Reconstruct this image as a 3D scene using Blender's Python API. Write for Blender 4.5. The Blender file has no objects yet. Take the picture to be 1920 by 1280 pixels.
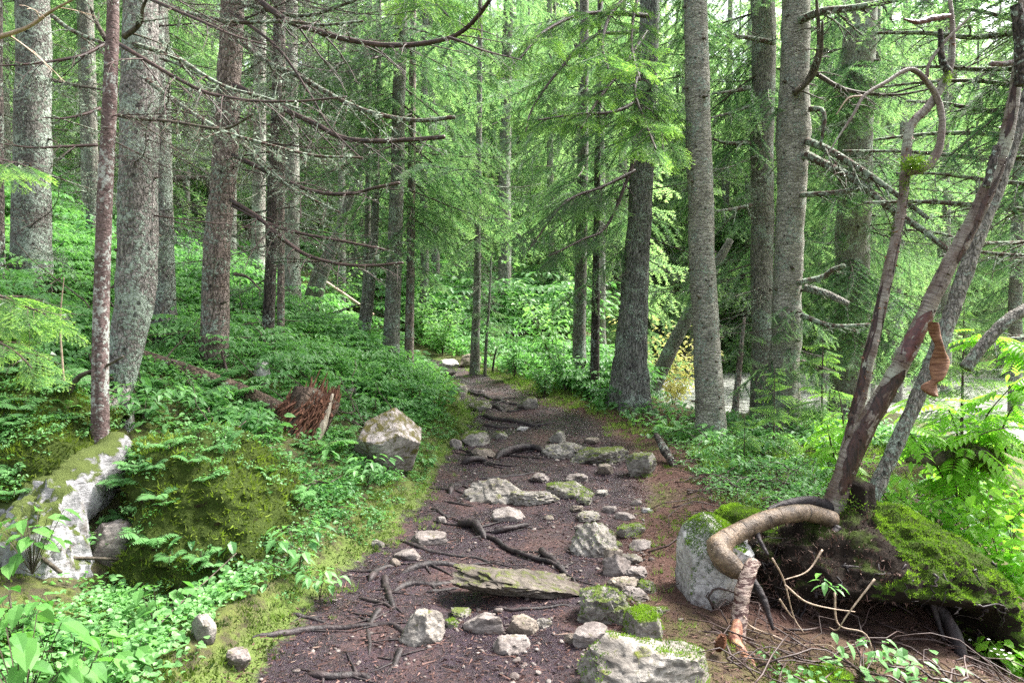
import bpy, math, random
import numpy as np
from mathutils import Vector, Matrix, Euler
R = math.radians
random.seed(5)
rng = np.random.default_rng(11)
scene = bpy.context.scene
COL = scene.collection

# ------------------------------------------------------------------ camera
CAMZ = 1.6; FPX = 1280.0; PITCH = math.atan(40 / 1280.0)
cam_d = bpy.data.cameras.new('camera'); cam = bpy.data.objects.new('camera', cam_d); COL.objects.link(cam)
cam_d.sensor_width = 36; cam_d.lens = 24; cam_d.clip_start = 0.05; cam_d.clip_end = 2000
cam.location = (0, 0, CAMZ); cam.rotation_euler = (math.pi / 2 - PITCH, 0, 0)
scene.camera = cam

# ------------------------------------------------------------------ light
SUN_EL, SUN_AZ = 52, 62          # azimuth from +Y towards +X: behind the trees on the right
w = bpy.data.worlds.new('World'); scene.world = w; w.use_nodes = True
wn = w.node_tree; bg = wn.nodes['Background']
sky = wn.nodes.new('ShaderNodeTexSky'); sky.sky_type = 'NISHITA'; sky.sun_disc = False
sky.sun_elevation = R(SUN_EL); sky.sun_rotation = R(SUN_AZ)
sky.air_density = 1.0; sky.dust_density = 4.0; sky.ozone_density = 1.0
hs = wn.nodes.new('ShaderNodeHueSaturation'); hs.inputs['Saturation'].default_value = 0.35
wn.links.new(sky.outputs[0], hs.inputs['Color']); wn.links.new(hs.outputs[0], bg.inputs[0])
bg.inputs[1].default_value = 0.095
sd = bpy.data.lights.new('sun', 'SUN'); sun = bpy.data.objects.new('sun', sd); COL.objects.link(sun)
sd.energy = 3.4; sd.angle = R(18); sd.color = (1, .96, .9)
sun.rotation_euler = Vector((math.sin(R(SUN_AZ)) * math.cos(R(SUN_EL)), math.cos(R(SUN_AZ)) * math.cos(R(SUN_EL)), math.sin(R(SUN_EL)))).to_track_quat('Z', 'Y').to_euler()
scene.view_settings.view_transform = 'Standard'; scene.view_settings.look = 'None'
scene.view_settings.exposure = 2.5; scene.view_settings.gamma = 1
scene.render.engine = 'CYCLES'
cy = scene.cycles
cy.max_bounces = 5; cy.diffuse_bounces = 3; cy.glossy_bounces = 2; cy.transmission_bounces = 3; cy.transparent_max_bounces = 4
cy.use_denoising = False
cy.caustics_reflective = False; cy.caustics_refractive = False; cy.sample_clamp_indirect = 6

# ------------------------------------------------------------------ maths helpers
def smooth(t):
    t = np.clip(t, 0, 1); return t * t * (3 - 2 * t)
def _hash(ix, iy, iz, seed):
    h = (ix.astype(np.uint32) * np.uint32(374761393) + iy.astype(np.uint32) * np.uint32(668265263)
         + iz.astype(np.uint32) * np.uint32(2246822519) + np.uint32((seed * 3266489917 + 12345) & 0xffffffff))
    h ^= h >> np.uint32(15); h *= np.uint32(2246822519); h ^= h >> np.uint32(13); h *= np.uint32(3266489917); h ^= h >> np.uint32(16)
    return h.astype(np.float64) / 4294967295.0
def noise3(p, seed=0):
    p = np.asarray(p, float); f = np.floor(p); u = p - f; u = u * u * (3 - 2 * u); i = f.astype(np.int64)
    r = 0
    for dx in (0, 1):
        for dy in (0, 1):
            for dz in (0, 1):
                r = r + _hash(i[..., 0] + dx, i[..., 1] + dy, i[..., 2] + dz, seed) * \
                    (u[..., 0] if dx else 1 - u[..., 0]) * (u[..., 1] if dy else 1 - u[..., 1]) * (u[..., 2] if dz else 1 - u[..., 2])
    return r * 2 - 1
def fbm(p, octv=4, seed=0):
    p = np.asarray(p, float); r = 0; a = 1; s = 0
    for o in range(octv):
        r = r + a * noise3(p * (2.03 ** o), seed + o * 17); s += a; a *= .5
    return r / s
def fbm2(x, y, sc, octv=3, seed=0):
    return fbm(np.stack([np.asarray(x, float) * sc, np.asarray(y, float) * sc, np.zeros_like(np.asarray(x, float)) + .37], -1), octv, seed)

# ------------------------------------------------------------------ terrain
YK = np.array([0, 3, 4.1, 5.1, 6, 7.2, 8.2, 9.3, 10.5, 11.5, 12.1, 14, 16, 20, 30, 60, 200])
XLK = np.array([-1.2, -1.15, -1.09, -.88, -.75, -.73, -.70, -.58, -.74, -.99, -1.13, -2.0, -3.5, -6, -12, -38, -150])
XRK = np.array([.5, .62, .80, .98, 1.27, 1.45, 1.45, 1.32, .66, .27, -.1, -1.0, -2.4, -4.8, -10.5, -36, -148])
ZK_Y = np.array([0, 5, 7.2, 8.5, 10, 12, 14, 16, 20, 25, 30, 60, 100, 200])
ZK = np.array([0, 0, .08, .15, .28, .47, .62, .82, 1.6, 2.7, 4.2, 15, 28, 45])
def XL(y): return np.interp(y, YK, XLK)
def XR(y): return np.interp(y, YK, XRK)
def pathmask(x, y):
    n = fbm2(x, y, 2.2, 3, 5) * .16 * np.clip(np.asarray(y) / 8, .6, 1.2)
    d = np.minimum(x - XL(y), XR(y) - x) + n
    return d
def HB(x, y):
    x = np.asarray(x, float); y = np.asarray(y, float)
    zp = np.interp(y, ZK_Y, ZK)
    xl, xr = XL(y), XR(y)
    t = np.maximum(xl - x, 0); u = np.maximum(x - xr, 0)
    k = np.interp(y, [0, 3.5, 5.5, 9, 60], [.2, .22, .36, .37, .3])
    left = .08 * smooth(t / .3) + k * np.minimum(t, 10) + .2 * np.maximum(t - 10, 0) + .08 * smooth((t - .5) / .6)
    left = left + fbm2(x, y, .7, 3, 3) * .16 * smooth(t / 1.5)
    left = left - .24 * smooth((4.9 - y) / .7) * smooth((t - .25) / .5)
    left = left - .30 * np.exp(-((x + 2.05) ** 2 + (y - 3.9) ** 2) / .12)
    # right hand side
    xb = np.interp(y, [0, 10, 14, 25, 40, 200], [1.6, 2.0, 2.4, 3, 6, 30])
    bl = smooth((x - xb + 1.6) / 3.2)
    zr = .05 - np.where(y < 7, .42 * np.clip(x - 2.4 - (np.maximum(y - 4, 0)) * .5, 0, 2.6), 0)
    zr = zr - np.where(y >= 7, .35 * np.clip(x - 4.6 - .4 * (y - 7), 0, 3), 0)
    zr = zr - .75 * smooth((y - 11) / 3) * smooth((x - 2.2) / 1.5) + np.maximum(y - 30, 0) * .38
    zr = zr - .34 * smooth((x - .80) / .45) * smooth((4.9 - y) / .8) * smooth((y - 2.2) / .8)
    base = np.where(x > xr, zp * (1 - bl) + zr * bl, zp)
    h = base + np.where(x < xl, left, 0) + fbm2(x, y, 1.1, 3, 8) * .07 * smooth((u - .1) / 1.0)
    return h
def H(x, y):
    x = np.asarray(x, float); y = np.asarray(y, float)
    h = HB(x, y)
    d = np.clip(pathmask(x, y), -1, 1)
    near = np.clip(1.4 - y / 25, .15, 1)
    return h + fbm2(x, y, 3.1, 3, 21) * .035 * near + fbm2(x, y, 11, 2, 31) * .010 * near + .03 * smooth(-d / .25) - .02 * smooth(d / .4)
def at(px, py, Y):
    up = 640 - py; c, s = math.cos(PITCH), math.sin(PITCH)
    dy = FPX * c + up * s; dz = up * c - FPX * s
    return Vector(((px - 960) * Y / dy, Y, CAMZ + dz * Y / dy))
def ground(px, py, y0=2.2, y1=60):
    ys = np.concatenate([np.linspace(y0, 14, 700), np.linspace(14.05, y1, 400)])
    a = at(px, py, 1.0)
    zs = CAMZ + (a.z - CAMZ) * ys; xs = a.x * ys
    below = zs <= H(xs, ys)
    i = int(np.argmax(below)) if below.any() else len(ys) - 1
    return Vector((float(xs[i]), float(ys[i]), float(H(xs[i], ys[i]))))
def gz(x, y): return float(H(np.array([x]), np.array([y]))[0])

# ------------------------------------------------------------------ mesh builder
class MB:
    def __init__(s): s.V = []; s.F3 = []; s.F4 = []; s.M3 = []; s.M4 = []; s.A = []; s.n = 0
    def add(s, V, F3=None, F4=None, A=None, m=0):
        V = np.asarray(V, float).reshape(-1, 3)
        s.V.append(V)
        if A is None: A = np.zeros((len(V), 2)) + .5 * np.array([1, 0])
        s.A.append(np.asarray(A, float))
        if F3 is not None and len(F3): s.F3.append(np.asarray(F3, np.int64) + s.n); s.M3.append(np.full(len(F3), m))
        if F4 is not None and len(F4): s.F4.append(np.asarray(F4, np.int64) + s.n); s.M4.append(np.full(len(F4), m))
        s.n += len(V)
    def arrays(s):
        V = np.concatenate(s.V) if s.V else np.zeros((0, 3)); A = np.concatenate(s.A) if s.A else np.zeros((0, 2))
        F3 = np.concatenate(s.F3) if s.F3 else np.zeros((0, 3), np.int64)
        F4 = np.concatenate(s.F4) if s.F4 else np.zeros((0, 4), np.int64)
        M3 = np.concatenate(s.M3) if s.M3 else np.zeros(0, int); M4 = np.concatenate(s.M4) if s.M4 else np.zeros(0, int)
        return V, F3, F4, A, M3, M4
    def merge(s, arr, M=None, pos=(0, 0, 0), sc=1.0, var=None):
        V, F3, F4, A, M3, M4 = arr
        V = V * sc
        if M is not None: V = V @ np.asarray(M).T
        V = V + np.asarray(pos)
        if var is not None: A = A.copy(); A[:, 0] = np.clip(A[:, 0] * .4 + var * .6, 0, 1)
        for m in (np.unique(np.concatenate([M3, M4])) if len(M3) + len(M4) else []):
            pass
        s.V.append(V); s.A.append(A)
        if len(F3): s.F3.append(F3 + s.n); s.M3.append(M3)
        if len(F4): s.F4.append(F4 + s.n); s.M4.append(M4)
        s.n += len(V)
    def mesh(s, name, mats, smoothf=True, origin=None):
        V, F3, F4, A, M3, M4 = s.arrays()
        if origin is not None: V = V - np.asarray(origin)
        me = bpy.data.meshes.new(name)
        n3, n4 = len(F3), len(F4)
        me.vertices.add(len(V)); me.vertices.foreach_set('co', V.astype(np.float32).ravel())
        me.loops.add(n3 * 3 + n4 * 4)
        me.loops.foreach_set('vertex_index', np.concatenate([F3.ravel(), F4.ravel()]).astype(np.int32))
        me.polygons.add(n3 + n4)
        me.polygons.foreach_set('loop_start', np.concatenate([np.arange(n3) * 3, n3 * 3 + np.arange(n4) * 4]).astype(np.int32))
        me.polygons.foreach_set('material_index', np.concatenate([M3, M4]).astype(np.int32))
        me.polygons.foreach_set('use_smooth', np.full(n3 + n4, bool(smoothf)))
        at_ = me.attributes.new('col', 'FLOAT_COLOR', 'POINT')
        c4 = np.zeros((len(V), 4), np.float32); c4[:, :2] = A; c4[:, 3] = 1
        at_.data.foreach_set('color', c4.ravel())
        for m in (mats if isinstance(mats, (list, tuple)) else [mats]): me.materials.append(m)
        me.update(calc_edges=True); me.validate()
        return me

def link(name, me, parent=None, loc=(0, 0, 0), rot=(0, 0, 0), sc=(1, 1, 1)):
    o = bpy.data.objects.new(name, me); COL.objects.link(o)
    o.location = loc; o.rotation_euler = rot
    o.scale = sc if hasattr(sc, '__len__') else (sc, sc, sc)
    if parent is not None: o.parent = parent
    return o
def tag(o, label=None, cat=None, group=None, kind=None):
    if label: o['label'] = label
    if cat: o['category'] = cat
    if group: o['group'] = group
    if kind: o['kind'] = kind
    return o
def empty(name, loc, label, cat, group=None):
    o = bpy.data.objects.new(name, None); COL.objects.link(o); o.location = loc; o.empty_display_size = .2
    return tag(o, label, cat, group)

def resample(P, n):
    P = np.asarray(P, float)
    # catmull-rom through the points then even spacing
    Q = np.vstack([2 * P[0] - P[1], P, 2 * P[-1] - P[-2]]); out = []
    for i in range(1, len(Q) - 2):
        t = np.linspace(0, 1, 12, endpoint=False)[:, None]
        p0, p1, p2, p3 = Q[i - 1], Q[i], Q[i + 1], Q[i + 2]
        out.append(.5 * ((2 * p1) + (-p0 + p2) * t + (2 * p0 - 5 * p1 + 4 * p2 - p3) * t ** 2 + (-p0 + 3 * p1 - 3 * p2 + p3) * t ** 3))
    out.append(Q[-2:-1]); C = np.vstack(out)
    d = np.concatenate([[0], np.cumsum(np.linalg.norm(np.diff(C, axis=0), axis=1))])
    s = np.linspace(0, d[-1], n)
    return np.stack([np.interp(s, d, C[:, k]) for k in range(3)], 1), s
def frames(P):
    T = np.gradient(P, axis=0); T /= np.linalg.norm(T, axis=1)[:, None] + 1e-9
    ref = np.array([0, 0, 1.0]) if abs(T[0, 2]) < .8 else np.array([0, -1.0, 0])
    N = np.zeros_like(P); n = ref - T[0] * ref.dot(T[0]); n /= np.linalg.norm(n)
    for i in range(len(P)):
        n = n - T[i] * n.dot(T[i]); n /= np.linalg.norm(n) + 1e-9; N[i] = n
    return T, N, np.cross(T, N)
def tube(mb, P, r, ns=6, m=0, rough=0, seed=0, lobes=None, A=None, cap=True, along=False):
    """swept tube through P (n,3), radius r (n,) -> into mb"""
    P = np.asarray(P, float); n = len(P); r = np.broadcast_to(np.asarray(r, float), (n,))
    T, N, B = frames(P)
    a = np.linspace(0, 2 * np.pi, ns, endpoint=False)
    d = N[:, None] * np.cos(a)[None, :, None] + B[:, None] * np.sin(a)[None, :, None]
    rr = r[:, None] * np.ones(ns)[None]
    if rough:
        q = P[:, None] + d * r[:, None, None]
        rr = rr * (1 + rough * fbm(q * (.9 / max(.02, float(np.mean(r)))), 3, seed))
    if lobes is not None: rr = rr * lobes(P, a)
    V = (P[:, None] + d * rr[..., None]).reshape(-1, 3)
    i = np.arange(n - 1)[:, None] * ns; j = np.arange(ns)[None]; j2 = (j + 1) % ns
    F4 = np.stack([i + j, i + j2, i + ns + j2, i + ns + j], -1).reshape(-1, 4)
    V = np.vstack([V, P[-1:] + T[-1] * r[-1] * .4, P[:1] - T[0] * r[0] * .2]); c = n * ns
    jj = np.arange(ns); F3 = np.vstack([np.stack([(n - 1) * ns + jj, (n - 1) * ns + (jj + 1) % ns, np.full(ns, c)], 1),
                                       np.stack([(jj + 1) % ns, jj, np.full(ns, c + 1)], 1)])
    AA = None
    if A is not None: AA = np.tile(np.array(A), (len(V), 1))
    if along:
        sl = np.concatenate([[0], np.cumsum(np.linalg.norm(np.diff(P, axis=0), axis=1))])
        AA = np.zeros((len(V), 2)); AA[:n * ns, 0] = np.tile(np.where(np.arange(ns) > ns / 2, 1 - np.arange(ns) / ns, np.arange(ns) / ns), n); AA[:n * ns, 1] = np.repeat(sl, ns); AA[n * ns, 1] = sl[-1]
    mb.add(V, F3 if cap else None, F4, AA, m)

# ------------------------------------------------------------------ materials
class NT:
    def __init__(s, name):
        s.m = bpy.data.materials.new(name); s.m.use_nodes = True; s.t = s.m.node_tree; s.t.nodes.clear()
        s.out = s.t.nodes.new('ShaderNodeOutputMaterial')
    def n(s, typ, ins=None, **props):
        nd = s.t.nodes.new('ShaderNode' + typ)
        for k, v in props.items(): setattr(nd, k, v)
        for k, v in (ins or {}).items(): s.set(nd.inputs[k], v)
        return nd
    def set(s, sock, v):
        if isinstance(v, bpy.types.NodeSocket): s.t.links.new(v, sock)
        elif isinstance(v, (tuple, list)) and len(v) == 3 and sock.type == 'RGBA': sock.default_value = (*v, 1)
        else: sock.default_value = v
    def noise(s, vec, scale, detail=4, rough=.55, dist=0):
        return s.n('TexNoise', {'Vector': vec, 'Scale': scale, 'Detail': detail, 'Roughness': rough, 'Distortion': dist}).outputs['Fac']
    def vor(s, vec, scale, feature='F1', rnd=1):
        nd = s.n('TexVoronoi', feature=feature); s.set(nd.inputs['Vector'], vec); nd.inputs['Scale'].default_value = scale; nd.inputs['Randomness'].default_value = rnd
        return nd
    def ramp(s, fac, *stops):
        nd = s.n('ValToRGB', {'Fac': fac}); e = nd.color_ramp.elements
        while len(e) < len(stops): e.new(.5)
        for el, (p, c) in zip(e, stops):
            el.position = p; el.color = (*c, 1) if hasattr(c, '__len__') else (c, c, c, 1)
        return nd.outputs[0]
    def mix(s, fac, a, b, blend='MIX'):
        nd = s.n('Mix', data_type='RGBA', blend_type=blend); s.set(nd.inputs[0], fac); s.set(nd.inputs[6], a); s.set(nd.inputs[7], b); return nd.outputs[2]
    def math(s, op, a, b=0.0, c=None):
        nd = s.n('Math', operation=op); s.set(nd.inputs[0], a); s.set(nd.inputs[1], b)
        if c is not None: s.set(nd.inputs[2], c)
        return nd.outputs[0]
    def mapping(s, vec, scale, loc=(0, 0, 0)):
        return s.n('Mapping', {'Vector': vec, 'Scale': scale, 'Location': loc}).outputs[0]
    def obj(s): return s.n('TexCoord').outputs['Object']
    def pos(s): return s.n('NewGeometry').outputs['Position']
    def sep(s, v): return s.n('SeparateXYZ', {0: v}).outputs
    def finish(s, col, rough=.85, height=None, bump=.3, dist=.02, spec=.3, trans=0, tcol=None):
        p = s.n('BsdfPrincipled', {'Base Color': col, 'Roughness': rough, 'Specular IOR Level': spec})
        if height is not None:
            b = s.n('Bump', {'Height': height, 'Strength': bump, 'Distance': dist}); s.t.links.new(b.outputs[0], p.inputs['Normal'])
        sh = p.outputs[0]
        if trans:
            tr = s.n('BsdfTranslucent', {'Color': tcol if tcol is not None else col})
            mx = s.n('MixShader', {0: trans, 1: sh, 2: tr.outputs[0]}); sh = mx.outputs[0]
        s.t.links.new(sh, s.out.inputs[0]); return s.m

def bark(name, c1, c2, crack, lich=(.42, .50, .42), lamt=.5, scale=26, stretch=.45, bump=.6, wet=.3, moss=0.0, bands=0.0):
    t = NT(name); o = t.obj(); oi = t.n('ObjectInfo').outputs['Random']
    off = t.n('VectorMath', {0: o, 1: t.n('CombineXYZ', {0: t.math('MULTIPLY', oi, 37.), 1: t.math('MULTIPLY', oi, 11.), 2: t.math('MULTIPLY', oi, 53.)}).outputs[0]}, operation='ADD').outputs[0]
    v = t.mapping(off, (1, 1, stretch))
    wob = t.n('VectorMath', {0: v, 1: t.n('VectorMath', {0: t.n('TexNoise', {'Vector': v, 'Scale': 14., 'Detail': 3.}).outputs['Color'], 1: (.11, .11, .11)}, operation='MULTIPLY').outputs[0]}, operation='ADD').outputs[0]
    ve = t.vor(wob, scale, 'DISTANCE_TO_EDGE').outputs['Distance']
    vc = t.vor(wob, scale).outputs['Color']
    plate = t.ramp(ve, (0.0, .35), (.06, .8), (.2, 1.0))
    n1 = t.noise(off, 5, 5, .6); n2 = t.noise(v, 60, 4, .65)
    col = t.mix(t.ramp(n1, (.35, 0.), (.65, 1.)), c1, c2)
    col = t.mix(t.math('MULTIPLY', t.sep(vc)[0], .4), col, tuple(min(1, x * 1.5) for x in c2))
    col = t.mix(t.ramp(n2, (.38, .85), (.58, 0.)), col, tuple(x * .32 for x in c1))
    col = t.mix(plate, crack, col)
    # lichen scales
    ln = t.noise(off, 4.0, 3, .6, .4); lf = t.noise(off, 34, 5, .7)
    lm = t.math('ADD', t.math('MULTIPLY', ln, .45), t.math('MULTIPLY', lf, .67))
    lm = t.ramp(lm, (.70 - .28 * lamt, 0.), (.735 - .28 * lamt, 1.))
    lm2 = t.math('MULTIPLY', lm, .85)
    lc = t.mix(t.noise(off, 90, 2), tuple(x * .65 for x in lich), tuple(min(1, x * 1.25) for x in lich))
    col = t.mix(lm2, col, lc)
    kn = t.vor(t.mapping(off, (1, 1, .8)), 9.0).outputs['Distance']
    kd = t.ramp(t.math('ADD', kn, t.math('MULTIPLY', lf, .12)), (.17, 1.), (.23, 0.))
    col = t.mix(t.math('MULTIPLY', kd, .8), col, tuple(x * .35 for x in crack))
    # wet streaks
    ws = t.noise(t.mapping(off, (9, 9, .5)), 1.0, 4, .6)
    col = t.mix(t.math('MULTIPLY', t.ramp(ws, (.58, 0.), (.70, 1.)), wet), col, tuple(x * .25 for x in c1))
    h = t.math('ADD', t.math('MULTIPLY', plate, .6), t.math('MULTIPLY', n2, .5))
    h = t.math('ADD', h, t.math('MULTIPLY', lm, t.math('MULTIPLY', lf, .7)))
    if bands:
        bd = t.noise(t.mapping(off, (8, 8, 52)), 1.0, 4, .62)
        col = t.mix(t.math('MULTIPLY', t.ramp(bd, (.56, 0.), (.66, 1.)), bands), col, tuple(x * .32 for x in c1))
        h = t.math('ADD', h, t.math('MULTIPLY', bd, .5))
    if moss:
        z = t.sep(o)[2]
        mm = t.math('ADD', t.math('MULTIPLY', t.ramp(z, (0., 1.), (moss, 0.)), .8), t.math('MULTIPLY', t.noise(off, 7, 4), .5))
        mm = t.ramp(mm, (.55, 0.), (.75, 1.))
        col = t.mix(mm, col, t.mix(t.noise(off, 50, 2), (.045, .07, .012), (.14, .16, .03)))
    return t.finish(col, .88, h, min(1, bump * 1.5), .035, .25)

M = {}
M['bark_lichen'] = bark('bark_lichen', (.17, .155, .14), (.32, .30, .275), (.05, .04, .035), lamt=.56, scale=24, stretch=.55, wet=.5)
M['bark_lichen_pale'] = bark('bark_lichen_pale', (.22, .195, .18), (.40, .37, .345), (.07, .055, .05), lamt=.5, scale=30, stretch=.5, wet=.5, moss=.0)
M['bark_plain'] = bark('bark_plain', (.22, .165, .14), (.38, .31, .28), (.05, .035, .03), lamt=.35, scale=20, stretch=.4, wet=.35, bands=.4)
M['bark_banded'] = bark('bark_banded', (.26, .245, .20), (.52, .50, .43), (.12, .10, .08), lamt=.36, scale=13, stretch=2.2, wet=.2, bands=.85, moss=.0)
M['bark_furrow'] = bark('bark_furrow', (.13, .125, .115), (.32, .315, .29), (.02, .018, .016), lamt=.38, scale=27, stretch=.22, bump=1.0, wet=.5, moss=.8)
M['bark_grey'] = bark('bark_grey', (.19, .175, .155), (.34, .32, .28), (.06, .05, .04), lamt=.40, scale=36, stretch=.35, wet=.35)
M['bark_red'] = bark('bark_red', (.10, .066, .062), (.215, .155, .148), (.09, .06, .055), lich=(.40, .42, .39), lamt=.44, scale=9, stretch=1.6, bump=.2, wet=.75, bands=.35)
M['bark_dark'] = bark('bark_dark', (.05, .04, .035), (.14, .115, .10), (.012, .01, .01), lamt=.36, scale=30, stretch=.4, wet=.85)
M['bark_far'] = bark('bark_far', (.22, .205, .18), (.34, .32, .285), (.10, .08, .07), lamt=.4, scale=20, stretch=.4, bump=.3, wet=.3)
M['bark_root_log'] = bark('bark_root_log', (.07, .05, .038), (.19, .135, .10), (.025, .018, .012), lamt=.25, scale=12, stretch=1., wet=.4)

def birch_bark():
    t = NT('birch_bark'); ac = t.sep(t.n('Attribute', attribute_name='col').outputs['Color']); an = t.math('MULTIPLY', ac[0], 6.28318)
    ob = t.obj(); o = t.n('CombineXYZ', {0: t.math('MULTIPLY', t.math('COSINE', an), .05), 1: t.math('MULTIPLY', t.math('SINE', an), .05), 2: ac[1]}).outputs[0]; n1 = t.noise(o, 7, 4, .6); ln = t.noise(t.mapping(o, (10, 10, 120)), 1.0, 4, .65); n2 = t.noise(o, 60, 3)
    col = t.mix(t.ramp(n1, (.38, 0.), (.62, 1.)), (.11, .07, .055), (.33, .295, .265))
    col = t.mix(t.ramp(t.noise(o, 3.3, 3), (.5, 0.), (.64, 1.)), col, (.36, .38, .31))
    col = t.mix(t.math('MULTIPLY', t.ramp(ln, (.50, 0.), (.58, 1.)), .7), col, (.05, .030, .025))
    col = t.mix(t.ramp(t.noise(t.mapping(o, (60, 60, 5)), 1.0, 4, .7), (.56, 0.), (.66, .85)), col, (.03, .02, .018))
    col = t.mix(t.math('MULTIPLY', n2, .35), col, (.16, .12, .09))
    z = t.sep(ob)[2]
    mm = t.math('ADD', t.math('MULTIPLY', t.ramp(z, (-.05, 1.), (.26, 0.)), .75), t.math('MULTIPLY', t.noise(o, 12, 4), .5))
    mm = t.ramp(mm, (.58, 0.), (.78, 1.))
    col = t.mix(mm, col, t.mix(t.noise(o, 60, 2), (.02, .025, .008), (.10, .13, .02)))
    return t.finish(col, .62, t.math('ADD', ln, t.math('MULTIPLY', n2, .5)), .5, .015, .4)
M['birch'] = birch_bark()
def simple(name, c1, c2, sc=20, rough=.8, bump=.4, spec=.3, stretch=(1, 1, 1), dist=.02, thr=(.38, .62)):
    t = NT(name); o = t.mapping(t.obj(), stretch); n = t.noise(o, sc, 5, .65)
    return t.finish(t.mix(t.ramp(n, (thr[0], 0.), (thr[1], 1.)), c1, c2), rough, n, bump, dist, spec)
M['torn'] = simple('torn_inner_bark', (.012, .007, .006), (.07, .03, .024), 18, .5, .6, .4, (3, 3, .6))
M['red_bark'] = simple('red_inner_bark', (.045, .013, .012), (.13, .045, .04), 26, .42, .3, .5)
M['peel'] = simple('peeled_bark', (.10, .038, .018), (.26, .13, .075), 14, .6, .4, .3, (1, 1, 6))
M['rotten'] = simple('rotten_wood', (.05, .022, .015), (.20, .095, .06), 22, .85, .8, .2, (2, 2, .4))
M['palewood'] = simple('weathered_wood', (.20, .16, .12), (.46, .40, .32), 18, .8, .6, .25, (3, 3, .3))
M['orangewood'] = simple('orange_wood', (.12, .035, .02), (.40, .21, .12), 26, .6, .6, .4, (1, 1, .5))
def arch_bark():
    t = NT('smooth_root_bark'); ac = t.sep(t.n('Attribute', attribute_name='col').outputs['Color']); o = t.obj()
    v = t.n('CombineXYZ', {0: t.math('MULTIPLY', ac[0], 1.6), 1: 0.0, 2: t.math('MULTIPLY', ac[1], 38.)}).outputs[0]
    ring = t.noise(v, 1.0, 2, .5, .3); n1 = t.noise(o, 10, 5, .65); n2 = t.noise(o, 60, 4, .7)
    col = t.mix(t.ramp(n1, (.38, 0.), (.60, 1.)), (.055, .036, .022), (.27, .19, .125))
    col = t.mix(t.ramp(n2, (.42, .6), (.6, 0.)), col, (.05, .032, .02))
    col = t.mix(t.ramp(ring, (.60, 0.), (.66, .8)), col, (.03, .018, .012))
    return t.finish(col, .5, t.math('ADD', n2, t.math('MULTIPLY', t.ramp(ring, (.60, 1.), (.66, 0.)), .8)), .6, .015, .45)
M['rootarch'] = arch_bark()
M['rootleg'] = simple('shredded_root_bark', (.06, .020, .018), (.36, .27, .225), 30, .6, .8, .4, (.6, .6, 2.2), .03, (.46, .54))
M['root'] = simple('wet_root', (.010, .0075, .0085), (.046, .032, .032), 16, .58, .8, .35, (1, 1, 1), .02, (.4, .68))
M['twig'] = simple('dead_twig', (.026, .014, .012), (.078, .046, .039), 14, .55, .4, .4)
M['twig_pale'] = simple('pale_twig', (.26, .19, .13), (.48, .36, .27), 30, .6, .3, .4)
M['twig_dark'] = simple('dark_twig', (.035, .027, .02), (.11, .09, .065), 22, .75, .4, .3)
def lichen_twig():
    t = NT('lichen_twig'); o = t.obj(); n = t.noise(o, 16, 4, .7); f = t.noise(o, 70, 3, .6)
    m = t.ramp(t.math('ADD', t.math('MULTIPLY', n, .7), t.math('MULTIPLY', f, .35)), (.50, 0.), (.56, 1.))
    return t.finish(t.mix(m, (.07, .045, .035), t.mix(f, (.15, .19, .14), (.32, .38, .30))), .9, m, .6, .01, .2)
M['twig_lichen'] = lichen_twig()
def attr(t, name='col'):
    return t.sep(t.n('Attribute', attribute_name=name).outputs['Color'])
def lichen_mat():
    t = NT('lichen_tuft'); a = attr(t)
    return t.finish(t.mix(a[0], (.14, .18, .13), (.32, .39, .30)), .95, spec=.1, trans=.25)
M['lichen'] = lichen_mat()
def leafmat(name, c1, c2, tip=None, trans=.4, rough=.5, spec=.35, tboost=1.7, yel=(.90, 1.0, .62)):
    t = NT(name); a = attr(t); oi = t.n('ObjectInfo').outputs['Random']
    f = t.math('ADD', t.math('MULTIPLY', a[0], .75), t.math('MULTIPLY', oi, .25))
    col = t.mix(t.ramp(f, (.12, 0.), (.88, 1.)), c1, c2)
    if tip is not None: col = t.mix(a[1], col, tip)
    tc = t.mix(1.0, col, tuple(tboost * y for y in yel), 'MULTIPLY')
    return t.finish(col, rough, spec=spec, trans=trans, tcol=tc)
M['needle'] = leafmat('spruce_needle', (.030, .075, .042), (.095, .175, .090), (.20, .33, .11), .42, .55)
M['needle_fresh'] = leafmat('fresh_needle', (.045, .125, .045), (.13, .26, .075), (.33, .52, .11), .5, .5)
M['needle_sunlit'] = leafmat('sunlit_needle', (.12, .22, .12), (.29, .43, .24), (.40, .50, .27), .55, .6)  # far sunlight and haze painted in as a lighter needle colour
M['needle_far'] = leafmat('far_needle', (.045, .110, .060), (.16, .28, .14), (.28, .40, .19), .52, .6)  # distance haze put into the colour as a paler green
M['leaf'] = leafmat('undergrowth_leaf', (.040, .14, .04), (.20, .40, .14), (.2, .4, .1), .42, .45)
M['leaf_broad'] = leafmat('broad_leaf', (.055, .16, .035), (.15, .33, .085), None, .42, .55, .25)
M['leaf_low'] = leafmat('low_leaf', (.065, .155, .035), (.16, .31, .07), None, .35, .5)
M['leaf_bright'] = leafmat('bright_leaf', (.15, .33, .035), (.30, .54, .08), None, .58, .45)
M['leaf_bush'] = leafmat('bush_leaf', (.10, .22, .07), (.24, .42, .15), None, .48, .5)
M['leaf_yellow'] = leafmat('yellow_leaf', (.42, .38, .16), (.60, .55, .28), None, .5, .5)
M['grass'] = leafmat('grass_blade', (.10, .18, .03), (.22, .33, .06), None, .35, .55)
M['mossleaf'] = leafmat('moss_frond', (.014, .034, .006), (.15, .22, .028), (.26, .30, .05), .3, .7, .15)
M['mossleaf_bright'] = leafmat('bright_moss_frond', (.035, .085, .010), (.20, .32, .03), (.22, .36, .05), .3, .7, .15)
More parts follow.
